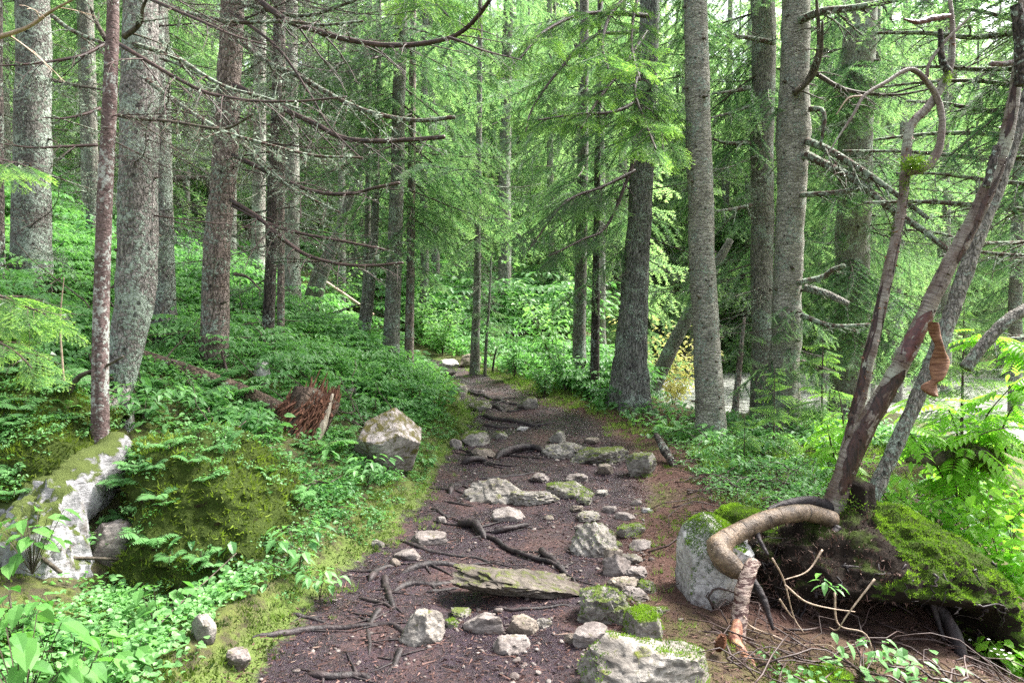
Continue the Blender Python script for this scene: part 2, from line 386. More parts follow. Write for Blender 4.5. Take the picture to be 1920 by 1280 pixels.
M['petal'] = leafmat('white_petal', (.75, .75, .72), (.85, .85, .82), None, .3)
M['litter'] = leafmat('needle_litter', (.035, .017, .015), (.15, .075, .058), (.30, .22, .17), 0, .7)

def rockmat(name, c1, c2, mossamt=.4, mosscol=((.06, .08, .012), (.20, .22, .035)), wet=.25, vein=.22, nzw=.22):
    t = NT(name); o = t.obj(); oi = t.n('ObjectInfo').outputs['Random']
    off = t.n('VectorMath', {0: o, 1: t.n('CombineXYZ', {0: t.math('MULTIPLY', oi, 19.), 1: t.math('MULTIPLY', oi, 7.), 2: oi}).outputs[0]}, operation='ADD').outputs[0]
    n1 = t.noise(off, 4, 5, .65, .5); n2 = t.noise(off, 40, 5, .7); n3 = t.noise(off, 12, 4, .6, .8)
    fl = t.noise(t.mapping(off, (3, 5, 26)), 1.0, 4, .7, .6)
    col = t.mix(t.ramp(n1, (.35, 0.), (.65, 1.)), c1, c2)
    col = t.mix(t.ramp(n2, (.40, .55), (.58, 0.)), col, tuple(x * .42 for x in c1))
    col = t.mix(t.ramp(fl, (.54, 0.), (.66, .75)), col, tuple(x * .38 for x in c1))
    cr = t.vor(t.n('VectorMath', {0: off, 1: t.n('VectorMath', {0: t.n('TexNoise', {'Vector': off, 'Scale': 6., 'Detail': 4.}).outputs['Color'], 1: (.3, .3, .3)}, operation='MULTIPLY').outputs[0]}, operation='ADD').outputs[0], 6.5, 'DISTANCE_TO_EDGE').outputs['Distance']
    crk = t.ramp(cr, (0., 0.), (.035, 1.))
    col = t.mix(t.math('MULTIPLY', t.math('SUBTRACT', 1., crk), vein), col, (.03, .025, .02))
    st = t.ramp(n3, (.56, 0.), (.68, 1.)); col = t.mix(t.math('MULTIPLY', st, wet), col, (.10, .075, .055))
    nz = t.sep(t.n('NewGeometry').outputs['Normal'])[2]
    mm = t.math('ADD', t.math('ADD', t.math('MULTIPLY', nz, nzw), t.math('MULTIPLY', n3, .75)), t.math('MULTIPLY', n2, .25))
    th = .86 - .36 * mossamt
    mk = t.ramp(mm, (th - .02, 0.), (th + .09, 1.))
    mf = t.noise(off, 120, 3, .7)
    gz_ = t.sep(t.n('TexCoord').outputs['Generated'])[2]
    mud = t.ramp(t.math('ADD', gz_, t.math('MULTIPLY', t.math('SUBTRACT', n1, .5), .8)), (.22, .85), (.46, 0.))  # browner towards the foot of the stone, edge broken by noise
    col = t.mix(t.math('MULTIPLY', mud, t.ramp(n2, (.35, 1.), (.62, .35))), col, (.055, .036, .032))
    col = t.mix(mk, col, t.mix(mf, *mosscol))
    h = t.math('ADD', t.math('ADD', t.math('MULTIPLY', n2, .6), t.math('MULTIPLY', t.math('SUBTRACT', 1., fl), .7)), t.math('MULTIPLY', mk, t.math('ADD', t.math('MULTIPLY', mf, .9), .2)))
    return t.finish(col, .82, h, .7, .02, .3)
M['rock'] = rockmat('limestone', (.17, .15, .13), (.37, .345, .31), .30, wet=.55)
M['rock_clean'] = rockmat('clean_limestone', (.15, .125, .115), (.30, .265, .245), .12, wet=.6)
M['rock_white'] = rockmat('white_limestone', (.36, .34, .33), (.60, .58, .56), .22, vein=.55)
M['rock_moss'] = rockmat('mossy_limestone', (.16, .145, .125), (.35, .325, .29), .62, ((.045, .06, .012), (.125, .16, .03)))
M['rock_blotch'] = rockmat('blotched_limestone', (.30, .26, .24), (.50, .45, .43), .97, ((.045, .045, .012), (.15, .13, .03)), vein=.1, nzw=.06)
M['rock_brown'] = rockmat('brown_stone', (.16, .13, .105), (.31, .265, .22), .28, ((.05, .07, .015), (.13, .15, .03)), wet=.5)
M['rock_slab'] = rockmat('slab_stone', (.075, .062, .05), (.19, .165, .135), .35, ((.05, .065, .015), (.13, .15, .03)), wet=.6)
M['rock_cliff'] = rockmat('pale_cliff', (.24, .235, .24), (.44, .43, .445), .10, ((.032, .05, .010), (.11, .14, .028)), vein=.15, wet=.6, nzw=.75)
M['soilmoss'] = None
def moss_soil(name, soil1, soil2, m1, m2, amt):
    t = NT(name); o = t.obj(); nz = t.sep(t.n('NewGeometry').outputs['Normal'])[2]
    n = t.noise(o, 5, 5, .65); f = t.noise(o, 70, 4, .7)
    mk = t.ramp(t.math('ADD', t.math('MULTIPLY', nz, .35), n), (.95 - .6 * amt, 0.), (1.08 - .6 * amt, 1.))
    col = t.mix(mk, t.mix(f, soil1, soil2), t.mix(f, m1, m2))
    return t.finish(col, .95, t.math('ADD', f, t.math('MULTIPLY', n, .6)), .9, .03, .15)
M['soilmoss'] = moss_soil('mossy_soil', (.006, .005, .004), (.032, .022, .016), (.012, .022, .005), (.06, .085, .014), .34)  # wet black soil, darkened further to stand in for canopy shade
M['moss_bed'] = moss_soil('moss_cushion', (.02, .015, .010), (.06, .04, .022), (.016, .028, .006), (.07, .10, .018), .95)

def ground_mat():
    t = NT('forest_floor'); p = t.pos(); a = attr(t)
    n1 = t.noise(p, 1.6, 5, .6); n2 = t.noise(p, 9, 5, .65); n3 = t.noise(p, 55, 4, .7); n4 = t.noise(p, 170, 3, .7)
    dirt = t.mix(t.ramp(n2, (.35, 0.), (.65, 1.)), (.011, .0068, .0115), (.039, .0245, .038))
    dirt = t.mix(t.ramp(t.math('ADD', t.math('MULTIPLY', n1, .6), t.math('MULTIPLY', n3, .4)), (.50, 0.), (.62, .8)), dirt, (.105, .050, .042))
    dirt = t.mix(t.ramp(n4, (.56, 0.), (.66, .6)), dirt, (.19, .135, .115))
    dirt = t.mix(t.ramp(n3, (.36, .8), (.48, 0.)), dirt, (.022, .013, .012))
    mossc = t.mix(n3, (.045, .075, .014), (.16, .22, .045))
    humus = t.mix(n3, (.022, .022, .010), (.085, .075, .035))
    humus = t.mix(t.ramp(n2, (.42, 0.), (.58, .9)), humus, t.mix(n3, (.045, .07, .012), (.14, .165, .03)))
    humus = t.mix(t.ramp(n4, (.58, 0.), (.64, .5)), humus, (.16, .08, .05))
    litter = t.mix(n4, (.032, .016, .013), (.15, .072, .052))
    mk = t.math('ADD', a[0], t.math('MULTIPLY', t.math('SUBTRACT', n2, .5), .5))
    mk = t.math('ADD', mk, t.math('MULTIPLY', t.math('SUBTRACT', n3, .5), .25))
    col = t.mix(t.ramp(mk, (.22, 0.), (.34, 1.)), humus, mossc)
    col = t.mix(t.ramp(mk, (.46, 0.), (.56, 1.)), col, dirt)
    col = t.mix(a[1], col, litter)
    dm = t.ramp(mk, (.46, 0.), (.56, 1.))
    wetm = t.ramp(n1, (.42, .30), (.62, .60))
    rough = t.math('ADD', t.math('MULTIPLY', dm, t.math('SUBTRACT', wetm, .9)), .9)
    h = t.math('ADD', t.math('MULTIPLY', n3, .6), t.math('ADD', t.math('MULTIPLY', n4, .4), t.math('MULTIPLY', n2, .6)))
    return t.finish(col, rough, h, .9, .035, .36)
M['ground'] = ground_mat()

# ------------------------------------------------------------------ ground and path sheets
def axis(*segs):
    out = [np.arange(a, b, s) for a, b, s in segs]; return np.concatenate(out)
gx = axis((-250, -60, 12), (-60, -20, 2.5), (-20, -8, .5), (-8, -4, .12), (-4, 4, .04), (4, 8, .12), (8, 20, .5), (20, 60, 2.5), (60, 251, 12))
gy = axis((-12, 1.5, .5), (1.5, 7, .035), (7, 14, .06), (14, 24, .2), (24, 60, 1.2), (60, 260, 10))
GX, GY = np.meshgrid(gx, gy)
GZ = H(GX, GY)
PM = pathmask(GX, GY)
U = GX - XR(GY)
lit = smooth((U + .35) / .4) * smooth((3.4 - U) / 1.5) * smooth((GY - 2) / 1) * smooth((13 - GY) / 3) * np.clip(.95 + .8 * fbm2(GX, GY, 1.0, 3, 77), 0, 1)
mask = np.clip(.5 + PM * 1.6, 0, 1)
nx, ny = len(gx), len(gy)
idx = np.arange(nx * ny).reshape(ny, nx)
quads = np.stack([idx[:-1, :-1], idx[:-1, 1:], idx[1:, 1:], idx[1:, :-1]], -1).reshape(-1, 4)
pmq = PM.ravel()[quads].mean(1)
GV = np.stack([GX.ravel(), GY.ravel(), GZ.ravel()], 1); GA = np.stack([mask.ravel(), lit.ravel()], 1)
def sub_sheet(name, sel, label):
    q = quads[sel]; u, inv = np.unique(q, return_inverse=True)
    mb = MB(); mb.add(GV[u], None, inv.reshape(-1, 4), GA[u])
    return tag(link(name, mb.mesh(name, M['ground'])), label, None, None, 'structure')
onpath = (pmq > 0) & (GY.ravel()[quads].mean(1) < 40)
sub_sheet('path', onpath, 'trodden dark brown forest path running uphill between the trees')
sub_sheet('ground', ~onpath, 'mossy forest floor sloping up on the left')
# stream bed and water on the right
t = NT('stream_water'); p = t.pos(); n = t.noise(p, 6, 4)
M['water'] = t.finish(t.mix(t.ramp(t.noise(p, 3.5, 6, .75), (.42, 0.), (.6, 1.)), (.13, .125, .11), (.62, .62, .58)), .35, t.noise(p, 14, 3), .25, .02, .5)
mb = MB(); sx = np.linspace(2.0, 30, 57); sy = np.linspace(12.2, 31, 40); SX, SY = np.meshgrid(sx, sy)
ii = np.arange(SX.size).reshape(SX.shape)
mb.add(np.stack([SX.ravel(), SY.ravel(), np.full(SX.size, -.62) + .02 * fbm2(SX, SY, 1.5, 2, 4).ravel()], 1), None, np.stack([ii[:-1, :-1], ii[:-1, 1:], ii[1:, 1:], ii[1:, :-1]], -1).reshape(-1, 4))
tag(link('stream', mb.mesh('stream', M['water'])), 'pale shallow stream glinting between the trunks on the right', None, None, 'structure')

# ------------------------------------------------------------------ branch templates
def twig_tree(mb, P, r0, r1, n_tw, tl, seed, m=0, lich=0, lm=1, plane=None, sub=3, ns=5, droop=.25, upturn=.1):
    """main stem along P with side twigs and sub twigs"""
    g = np.random.default_rng(seed)
    n = max(6, int(len(P)))
    L = np.linalg.norm(np.diff(P, axis=0), axis=1).sum()
    rr = np.linspace(r0, r1, len(P)); tube(mb, P, rr, ns, m, .12, seed)
    T, N, B = frames(P)
    lp = []
    for k in range(n_tw):
        s = .10 + .88 * (k + g.random()) / n_tw; i = min(len(P) - 1, int(s * (len(P) - 1)))
        side = 1 if k % 2 else -1
        horiz = np.cross(T[i], [0, 0, 1.]); horiz /= np.linalg.norm(horiz) + 1e-6
        d = T[i] * g.uniform(.5, 1.0) + horiz * side * g.uniform(.5, 1.1) + np.array([0, 0, g.uniform(-.6, .25)])
        d /= np.linalg.norm(d); l = tl * (1.15 - .7 * s) * g.uniform(.5, 1.3)
        tt = np.linspace(0, 1, 5)[:, None]
        Q = P[i] + d * l * tt + np.array([0, 0, -droop * l]) * tt ** 2 + g.normal(0, .05 * l, 3) * np.sin(tt * 3.1)
        rt = max(.0012, r0 * .38 * (1 - .6 * s)); tube(mb, Q, np.linspace(rt, rt * .35, 5), 4, m, 0, cap=False)
        lp.append(Q)
        for j in range(sub):
            q0 = Q[1 + (j % 4)] if j < 4 else Q[2]
            dd = d + g.normal(0, .55, 3); dd /= np.linalg.norm(dd); ll = l * g.uniform(.2, .5)
            Q2 = q0 + dd * ll * np.linspace(0, 1, 3)[:, None] + np.array([[0, 0, 0], [0, 0, 0], [0, 0, -.15 * ll]])
            tube(mb, Q2, np.linspace(rt * .5, rt * .25, 3), 3, m, 0, cap=False)
            lp.append(Q2)
    if lich:
        pts = np.concatenate([P] + lp); c = pts[g.integers(0, len(pts), int(lich))] + g.normal(0, .006, (int(lich), 3))
        spikes(mb, c, g.normal(0, 1, (len(c), 3)) + [0, 0, -.3], g.uniform(.012, .035, len(c)), .007, g, lm)
def spikes(mb, C, D, Ln, wd, g, m=0, A=None, tip=None):
    """one small triangle per row"""
    D = D / (np.linalg.norm(D, axis=1)[:, None] + 1e-9)
    S = np.cross(D, g.normal(0, 1, D.shape)); S /= np.linalg.norm(S, axis=1)[:, None] + 1e-9
    Ln = np.broadcast_to(Ln, (len(C),)); wd = np.broadcast_to(wd, (len(C),))
    V = np.stack([C - S * wd[:, None], C + S * wd[:, None], C + D * Ln[:, None]], 1).reshape(-1, 3)
    F = np.arange(len(V)).reshape(-1, 3)
    v = np.repeat(g.random(len(C)) if A is None else A, 3)
    tp = np.zeros(len(V)) if tip is None else np.repeat(tip, 3) * np.tile([.3, .3, 1], len(C))
    mb.add(V, F, None, np.stack([v, tp], 1), m)

def dead_curve(L, sag, up, seed, n=16):
    g = np.random.default_rng(seed); s = np.linspace(0, 1, n)
    P = np.stack([s * L, g.normal(0, .06) * L * s ** 2 + .02 * L * np.sin(s * 6 + g.random() * 6), -sag * L * np.sin(s * 1.9) + up * L * s ** 3], 1)
    return P + np.cumsum(g.normal(0, .004 * L, P.shape), 0) * s[:, None]
DEAD = []
for i in range(8):
    mb = MB(); P = dead_curve(1.6, .10 + .04 * (i % 4), .06 * (i % 3), 100 + i, 18)
    twig_tree(mb, P, .009, .0025, 26, .46, 200 + i, 0, 420 if i % 2 else 160, 1, sub=5)
    DEAD.append(mb.mesh('dead_branch', [M['twig_lichen' if i % 2 else 'twig'], M['lichen']]))
DEADF = []          # finer bushy dead branches for the middle distance
for i in range(5):
    mb = MB(); P = dead_curve(1.6, .12, .05, 300 + i, 10)
    twig_tree(mb, P, .012, .004, 16, .55, 400 + i, 0, 120, 1, sub=4, ns=4)
    DEADF.append(mb.mesh('dead_branch', [M['twig_lichen'], M['lichen']]))

def bough_arr(L, seed, ntw, nl, nw, nsp, hang=.25, sag=.18, subn=4, wood=True, tipw=.25, woodr=.008):
    g = np.random.default_rng(seed); mb = MB()
    s = np.linspace(0, 1, 10)
    P = np.stack([s * L, .03 * L * np.sin(s * 5 + g.random() * 6), -sag * L * s ** 1.6 + .08 * L * s ** 4], 1)
    segs = []     # (polyline, tipstart)
    if wood: tube(mb, P, np.linspace(woodr, woodr * .3, 10), 4, 1, 0, cap=False)
    segs.append((P[4:], .6))
    for k in range(ntw):
        q = .08 + .9 * (k + g.random() * .6) / ntw; x = q * 9; i = int(x); f = x - i
        p0 = P[i] * (1 - f) + P[min(9, i + 1)] * f
        side = 1 if k % 2 else -1; a = R(g.uniform(42, 68))
        d = np.array([math.cos(a), side * math.sin(a), -hang * g.uniform(.3, 1.4)])
        l = L * (.44 * (1 - q) ** .8 + .09) * g.uniform(.7, 1.15)
        tt = np.linspace(0, 1, 5)[:, None]
        Q = p0 + d * l * tt + np.array([0, 0, -hang * .8 * l]) * tt ** 2
        segs.append((Q, .55))
        if wood: tube(mb, Q, np.linspace(woodr * .4, woodr * .15, 5), 3, 1, 0, cap=False)
        for j in range(subn if l > .14 * L else 0):
            u = .25 + .7 * (j + g.random() * .5) / subn; iu = u * 4; i2 = int(iu); p1 = Q[i2] + (Q[min(4, i2 + 1)] - Q[i2]) * (iu - i2)
            dd = np.array([math.cos(a) * .9, side * math.sin(a) * .4, 0]) + np.array([.5, -side * .5, 0]) * (1 if j % 2 else -.6) + np.array([0, 0, -hang * g.uniform(.5, 2.0)])
            dd /= np.linalg.norm(dd); ll = l * .42 * (1 - u * .5) * g.uniform(.7, 1.2)
            segs.append((p1 + dd * ll * np.linspace(0, 1, 3)[:, None], .5))
    C, D, TP = [], [], []
    for Q, ts in segs:
        ln = np.linalg.norm(np.diff(Q, axis=0), axis=1).sum(); n = max(2, int(ln / nsp))
        x = np.linspace(0, 1, n); xi = x * (len(Q) - 1); i = np.minimum(xi.astype(int), len(Q) - 2); f = (xi - i)[:, None]
        C.append(Q[i] * (1 - f) + Q[i + 1] * f); dd = Q[i + 1] - Q[i]; D.append(dd / (np.linalg.norm(dd, axis=1)[:, None] + 1e-9)); TP.append(np.clip((x - ts) / (1 - ts), 0, 1) * tipw / .25 * .6)
    C = np.concatenate(C); D = np.concatenate(D); TP = np.concatenate(TP)
    S = np.cross(D, [0, 0, 1.]); S /= np.linalg.norm(S, axis=1)[:, None] + 1e-9; Up = np.cross(S, D)
    for sg, uu in ((1, .1), (-1, .1), (.35, .8)):
        Nd = S * sg * g.uniform(.6, 1.1, (len(C), 1)) + D * g.uniform(.5, .9, (len(C), 1)) + Up * (uu + g.normal(0, .25, (len(C), 1)))
        Nd /= np.linalg.norm(Nd, axis=1)[:, None]; ln = nl * g.uniform(.7, 1.15, (len(C), 1))
        b = C + g.normal(0, nsp * .3, C.shape) * .5
        wv = D * nw
        V = np.stack([b - wv, b + wv, b + Nd * ln], 1).reshape(-1, 3)
        var = np.repeat(g.random(len(C)), 3); tp = np.repeat(TP, 3)
        mb.add(V, np.arange(len(V)).reshape(-1, 3), None, np.stack([var, tp], 1), 0)
    return mb.arrays()
def arr_mesh(name, arr, mats):
    mb = MB(); mb.merge(arr); return mb.mesh(name, mats, False)
B_NEAR = [bough_arr(1.2, 500 + i, 30, .017, .0022, .0065, .30, .22, 5, woodr=.007, tipw=.3) for i in range(4)]
B_FRESH = [bough_arr(1.2, 510 + i, 22, .030, .0045, .012, .28, .22, 5, woodr=.007, tipw=.42) for i in range(4)]
B_MID = [bough_arr(1.5, 520 + i, 15, .045, .0080, .022, .36, .18, 4, woodr=.011, tipw=.25) for i in range(4)]
B_FAR = [bough_arr(1.8, 540 + i, 11, .10, .022, .058, .38, .20, 3, woodr=.02, tipw=.22) for i in range(4)]
B_VFAR = [bough_arr(2.0, 560 + i, 8, .22, .06, .16, .4, .25, 1, wood=False) for i in range(3)]
ME_NEAR = [arr_mesh('bough', b, [M['needle_fresh'], M['twig']]) for b in B_FRESH]
ME_NEARD = [arr_mesh('bough', b, [M['needle'], M['twig']]) for b in B_NEAR]
ME_MID = [arr_mesh('bough', b, [M['needle'], M['twig_dark']]) for b in B_MID]
ME_MIDF = [arr_mesh('bough', b, [M['needle_far'], M['twig_dark']]) for b in B_MID]

def rot3(yaw, pitch=0, roll=0):
    return np.array(Euler((roll, pitch, yaw), 'XYZ').to_matrix())
def crown_mesh(H_, z0, rmax, seed, lods, L0, step, mats, gap=.36, nb=6):
    g = np.random.default_rng(seed); mb = MB(); z = z0; a0 = 0
    while z < H_ * .97:
        rad = rmax * ((1 - (z - z0 * .4) / (H_ - z0 * .4)) ** .75) * g.uniform(.8, 1.1)
        k = max(3, int(nb * (rad / rmax) ** .4 + .5)); a0 += 1.1
        for j in range(k):
            if g.random() < gap: continue
            a = a0 + 2 * math.pi * (j + g.uniform(-.35, .35)) / k
            r_ = rad * g.uniform(.7, 1.15)
            mb.merge(lods[g.integers(len(lods))], rot3(a, R(g.uniform(-2, 22)), R(g.uniform(-14, 14))), (0, 0, z + g.uniform(-.15, .15)), r_ / L0, g.random())
        z += step * g.uniform(.8, 1.2)
    return mb.mesh('crown', mats, False)
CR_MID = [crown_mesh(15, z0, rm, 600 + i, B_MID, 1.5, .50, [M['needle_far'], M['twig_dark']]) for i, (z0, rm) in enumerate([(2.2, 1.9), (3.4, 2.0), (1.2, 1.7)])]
CR_FAR = [crown_mesh(19, z0, rm, 620 + i, B_FAR, 1.8, .55, [M['needle_sunlit' if i % 2 else 'needle_far'], M['twig_dark']]) for i, (z0, rm) in enumerate([(2.4, 2.4), (1.0, 2.2), (4.0, 2.3), (1.6, 2.6)])]

# ------------------------------------------------------------------ trunks
def trunk_mesh(P, r, mat, ns=24, step=.07, rough=.07, flare=.5, flare_h=.30, seed=0, knots=26, origin=None, stubs=True, lob=5):
    n = int(np.linalg.norm(np.diff(P, axis=0), axis=1).sum() / step)
    C, s = resample(P, n)
    z = C[:, 2] - C[0, 2]
    pz = np.concatenate([[0], np.cumsum(np.linalg.norm(np.diff(P, axis=0), axis=1))]); rr = np.interp(s, pz * (s[-1] / pz[-1]), r)
    g = np.random.default_rng(seed); ph = g.random() * 6
    fl = lambda C_, a: 1 + (np.exp(-s / flare_h) * flare)[:, None] * (1 + .55 * np.cos(lob * a + ph) + .3 * np.cos((lob - 2) * a + ph * 2))[None]
    C = C + np.stack([fbm2(s, s * 0 + seed, 1.2, 2, seed), fbm2(s, s * 0 + seed + 9, 1.2, 2, seed + 3), s * 0], 1) * rr[:, None] * .18 * np.clip(s[:, None], 0, 1)
    mb = MB(); tube(mb, C, rr, ns, 0, rough, seed, fl)
    T, N, B = frames(C)
    if stubs:
        for k in range(knots):
            i = g.integers(int(n * .03), int(n * .75)); a = g.random() * 6.28
            d = N[i] * math.cos(a) + B[i] * math.sin(a); l = rr[i] * g.uniform(.12, .7) * (1.6 if g.random() < .2 else .6); rk = rr[i] * g.uniform(.05, .10)
            Q = C[i] + d * rr[i] * .9 + (d + np.array([0, 0, g.uniform(-.4, .3)])) * l * np.linspace(0, 1, 3)[:, None]
            tube(mb, Q, np.array([rk * 1.6, rk, rk * .7]), 6, 1, .2, seed + k)
    return mb.mesh('trunk', [mat, M['twig_dark']], True, origin), C, rr

TREES = {}
def near_tree(key, label, Y, pts, wpx, mat, name='spruce_tree', top=13, flare=.45, knots=26, rough=.07, ns=24, dz=-.12, lean_y=0.0, group='trunks beside the path', step=.07, flare_h=.3):
    """pts: photo columns from base up; wpx: widths in photo pixels at those points"""
    P = [np.array(at(px, py, Y + lean_y * k)) for k, (px, py) in enumerate(pts)]
    r = [wp / FPX * Y / 2 * .95 / math.hypot(1, (px - 960) / FPX) for wp, (px, py) in zip(wpx, pts)]
    d = (P[-1] - P[-2]) / np.linalg.norm(P[-1] - P[-2]); d = d * .5 + np.array([0, 0, .5]); d /= np.linalg.norm(d)
    if P[-1][2] < top:
        l = top - P[-1][2]
        P += [P[-1] + d * l * .5, P[-1] + d * l * .75 + np.array([0, 0, l * .25])]; r += [r[-1] * .72, .02]
    P[0][2] = min(P[0][2], gz(P[0][0], P[0][1])) + dz if dz is not None else P[0][2]
    o = empty(name, tuple(P[0]), label, 'tree', group)
    me, C, rr = trunk_mesh(np.array(P), np.array(r), mat, ns, step, rough, flare, flare_h, hash(key) % 97 if False else sum(map(ord, key)), knots, P[0])
    link('trunk', me, o); TREES[key] = (o, C, rr); return o
def add_dead(key, n, z0, z1, l0, l1, az=None, meshes=None, seed=1, pit=(-.25, .2)):
    o, C, rr = TREES[key]; g = random.Random(seed + sum(map(ord, key))); meshes = meshes or DEAD
    for k in range(n):
        z = g.uniform(z0, z1); i = int(np.argmin(abs(C[:, 2] - z)))
        a = g.uniform(0, 6.283) if az is None else R(g.uniform(*az))
        loc = Vector(C[i]) + Vector((math.cos(a), math.sin(a), 0)) * rr[i] * .85
        l = g.uniform(l0, l1) / 1.6
        link('dead_branch', meshes[g.randrange(len(meshes))], o, loc - o.location, (g.uniform(-.5, .5), g.uniform(*pit), a), (l, l, l))
def add_shade_crown(key, zt, s=.75, k=0):
    o, C, rr = TREES[key]; i = int(np.argmin(abs(C[:, 2] - zt))); z0 = (2.2, 3.4, 1.2)[k % 3]
    link('crown', CR_MID[k % 3], o, Vector(C[i]) - o.location - Vector((0, 0, z0 * s)), (0, 0, k * 1.3), (s * .95, s * .95, s))
def add_bough(key, n, z0, z1, l0, l1, az=None, meshes=None, seed=1, L0=1.5, pit=(.0, .5)):
    o, C, rr = TREES[key]; g = random.Random(seed + sum(map(ord, key))); meshes = meshes or ME_MID
    for k in range(n):
        z = g.uniform(z0, z1); i = int(np.argmin(abs(C[:, 2] - z)))
        a = g.uniform(0, 6.283) if az is None else R(g.uniform(*az))
        l = g.uniform(l0, l1) / L0
        link('bough', meshes[g.randrange(len(meshes))], o, Vector(C[i]) - o.location, (g.uniform(-.3, .3), g.uniform(*pit), a), (l, l, l))
def px_branch(key, pts, Y0, Y1, rpx, ntw=10, tl=.45, mat='twig', lich=150, seed=0, sub=3, rend=.35, name='branch', droop=.25):
    """a branch drawn in the photo, from its root (Y0) to its tip (Y1)"""
    o = TREES[key][0]; n = len(pts)
    P = np.array([np.array(at(px, py, Y0 + (Y1 - Y0) * k / (n - 1))) for k, (px, py) in enumerate(pts)])
    C, s = resample(P, max(14, int(np.linalg.norm(np.diff(P, axis=0), axis=1).sum() / .06)))
    r0 = .95 * rpx / FPX * Y0
    mb = MB(); twig_tree(mb, C, r0, r0 * rend, ntw, tl, 900 + seed, 0, lich, 1, sub=sub, droop=droop)
    return link(name, mb.mesh(name, [M[mat], M['lichen']], True, tuple(o.location)), o)
# ------------------------------------------------------------------ the trees one can tell apart
LG, RG = 'spruces on the left bank', 'spruces on the right of the path'
near_tree('t0', 'dark spruce trunk cut off by the left edge of the photo', 7.2, [(-6, 560), (-6, 300), (-8, 0)], [34, 30, 26], M['bark_dark'], group=LG)
near_tree('t1', 'thick grey spruce trunk furthest left, speckled with lichen, above the ferny slope', 7.6, [(60, 612), (60, 430), (62, 200), (62, 0)], [88, 82, 76, 70], M['bark_lichen'], group=LG, knots=20)
near_tree('t2', 'slim pale trunk leaning slightly left, standing well behind the red-brown sapling', 12.5, [(176, 520), (172, 300), (165, 100), (162, 0)], [27, 28, 29, 28], M['bark_grey'], group=LG, flare=.2)
near_tree('t3', 'thin smooth red-brown young trunk growing on top of the pale rock outcrop', 4.45, [(186, 812), (188, 700), (192, 500), (200, 300), (208, 120), (212, 0)], [42, 36, 33, 32, 29, 24], M['bark_red'], name='young_spruce_tree', group=LG, flare=.25, knots=40, rough=.04, ns=16, top=8, flare_h=.15)
near_tree('t4', 'massive lichen-crusted spruce with a bent foot rooted over the pale rock outcrop', 5.3, [(206, 830), (222, 740), (240, 640), (254, 540), (257, 400), (258, 200), (261, 0)], [92, 62, 72, 84, 82, 78, 70], M['bark_lichen_pale'], group=LG, flare=.25, knots=30, flare_h=.2, rough=.10)
near_tree('t5', 'lichen-grey spruce close behind the massive bent-footed one', 7.4, [(306, 700), (306, 560), (300, 380), (292, 180), (286, 0)], [66, 50, 48, 46, 44], M['bark_lichen'], group=LG)
near_tree('t6', 'spruce with a long crack down its brown bark, just left of the fallen log', 6.8, [(398, 745), (402, 640), (410, 480), (420, 300), (430, 120), (437, 0)], [62, 58, 55, 51, 48, 46], M['bark_plain'], group=LG, flare=.2)
near_tree('t7', 'slender trunk stained black by wet, in front of a thin brown pole', 8.2, [(500, 705), (505, 560), (511, 380), (517, 220), (522, 0)], [28, 24, 22, 20, 18], M['bark_dark'], group=LG, flare=.3, ns=14)
near_tree('t7b', 'thin straight brown pole touching the black-stained slender trunk', 8.9, [(527, 672), (527, 480), (528, 250), (530, 0)], [16, 14, 13, 12], M['bark_plain'], group=LG, flare=.3, ns=10)
near_tree('t8', 'broad dim grey spruce behind the brown pole on the left bank', 12, [(548, 640), (547, 480), (545, 250), (544, 0)], [42, 34, 32, 30], M['bark_far'], group=LG)
near_tree('t9', 'leaning grey trunk slanting up to the right on the left bank', 12.3, [(572, 640), (600, 535), (625, 465), (660, 360), (690, 270)], [24, 21, 20, 17, 13], M['bark_grey'], group=LG, flare=.2, top=5, ns=12)
near_tree('t9b', 'shorter leaning stem crossing beside the slanting grey trunk', 12.6, [(560, 610), (590, 520), (616, 470), (640, 420)], [18, 17, 16, 12], M['bark_grey'], group=LG, flare=.2, top=4, ns=10)
near_tree('t10', 'dim spruce trunk halfway between the cracked spruce and the black-stained trunk', 13.2, [(482, 595), (484, 450), (486, 250), (488, 0)], [34, 28, 26, 24], M['bark_far'], group=LG)
near_tree('t11', 'pale bare trunk in the light beyond the leaning stems', 16.5, [(640, 560), (640, 420), (641, 250), (643, 0)], [18, 16, 14, 12], M['bark_grey'], group=LG, ns=10)
near_tree('t12', 'lighter of the twin thin stems on the bank beside the path', 11.4, [(672, 650), (684, 560), (688, 470), (690, 380), (692, 200)], [18, 15, 13, 12, 10], M['bark_grey'], group=LG, ns=10, flare=.15)
near_tree('t12b', 'darker of the twin thin stems, its foot curved like a hook', 11.0, [(688, 692), (682, 655), (692, 570), (700, 480), (704, 380), (708, 200)], [24, 20, 18, 16, 15, 12], M['bark_grey'], group=LG, ns=12, flare=.1)
near_tree('t13', 'straight grey spruce at the top of the bank left of the bend in the path', 10.6, [(730, 712), (735, 600), (741, 450), (747, 250), (752, 0)], [36, 32, 29, 26, 24], M['bark_grey'], group=LG, flare=.2)
near_tree('t14', 'thin brown trunk just right of the straight grey spruce by the bend', 11.2, [(766, 700), (769, 560), (771, 400), (773, 150), (775, 0)], [20, 17, 16, 14, 12], M['bark_plain'], group=LG, ns=10, flare=.2)
near_tree('t15', 'thin speckled spruce standing alone at the end of the visible path', 13.2, [(889, 712), (894, 560), (896, 400), (898, 250), (900, 60)], [20, 15, 13, 12, 9], M['bark_grey'], group='trees at the bend', ns=12, flare=.35, top=9)
near_tree('t15b', 'stick-thin sapling right beside the lone speckled spruce', 13.1, [(908, 712), (912, 640), (917, 570), (921, 480)], [7, 6, 5, 3], M['bark_grey'], name='sapling', group='trees at the bend', ns=7, flare=.2, top=0, knots=6)
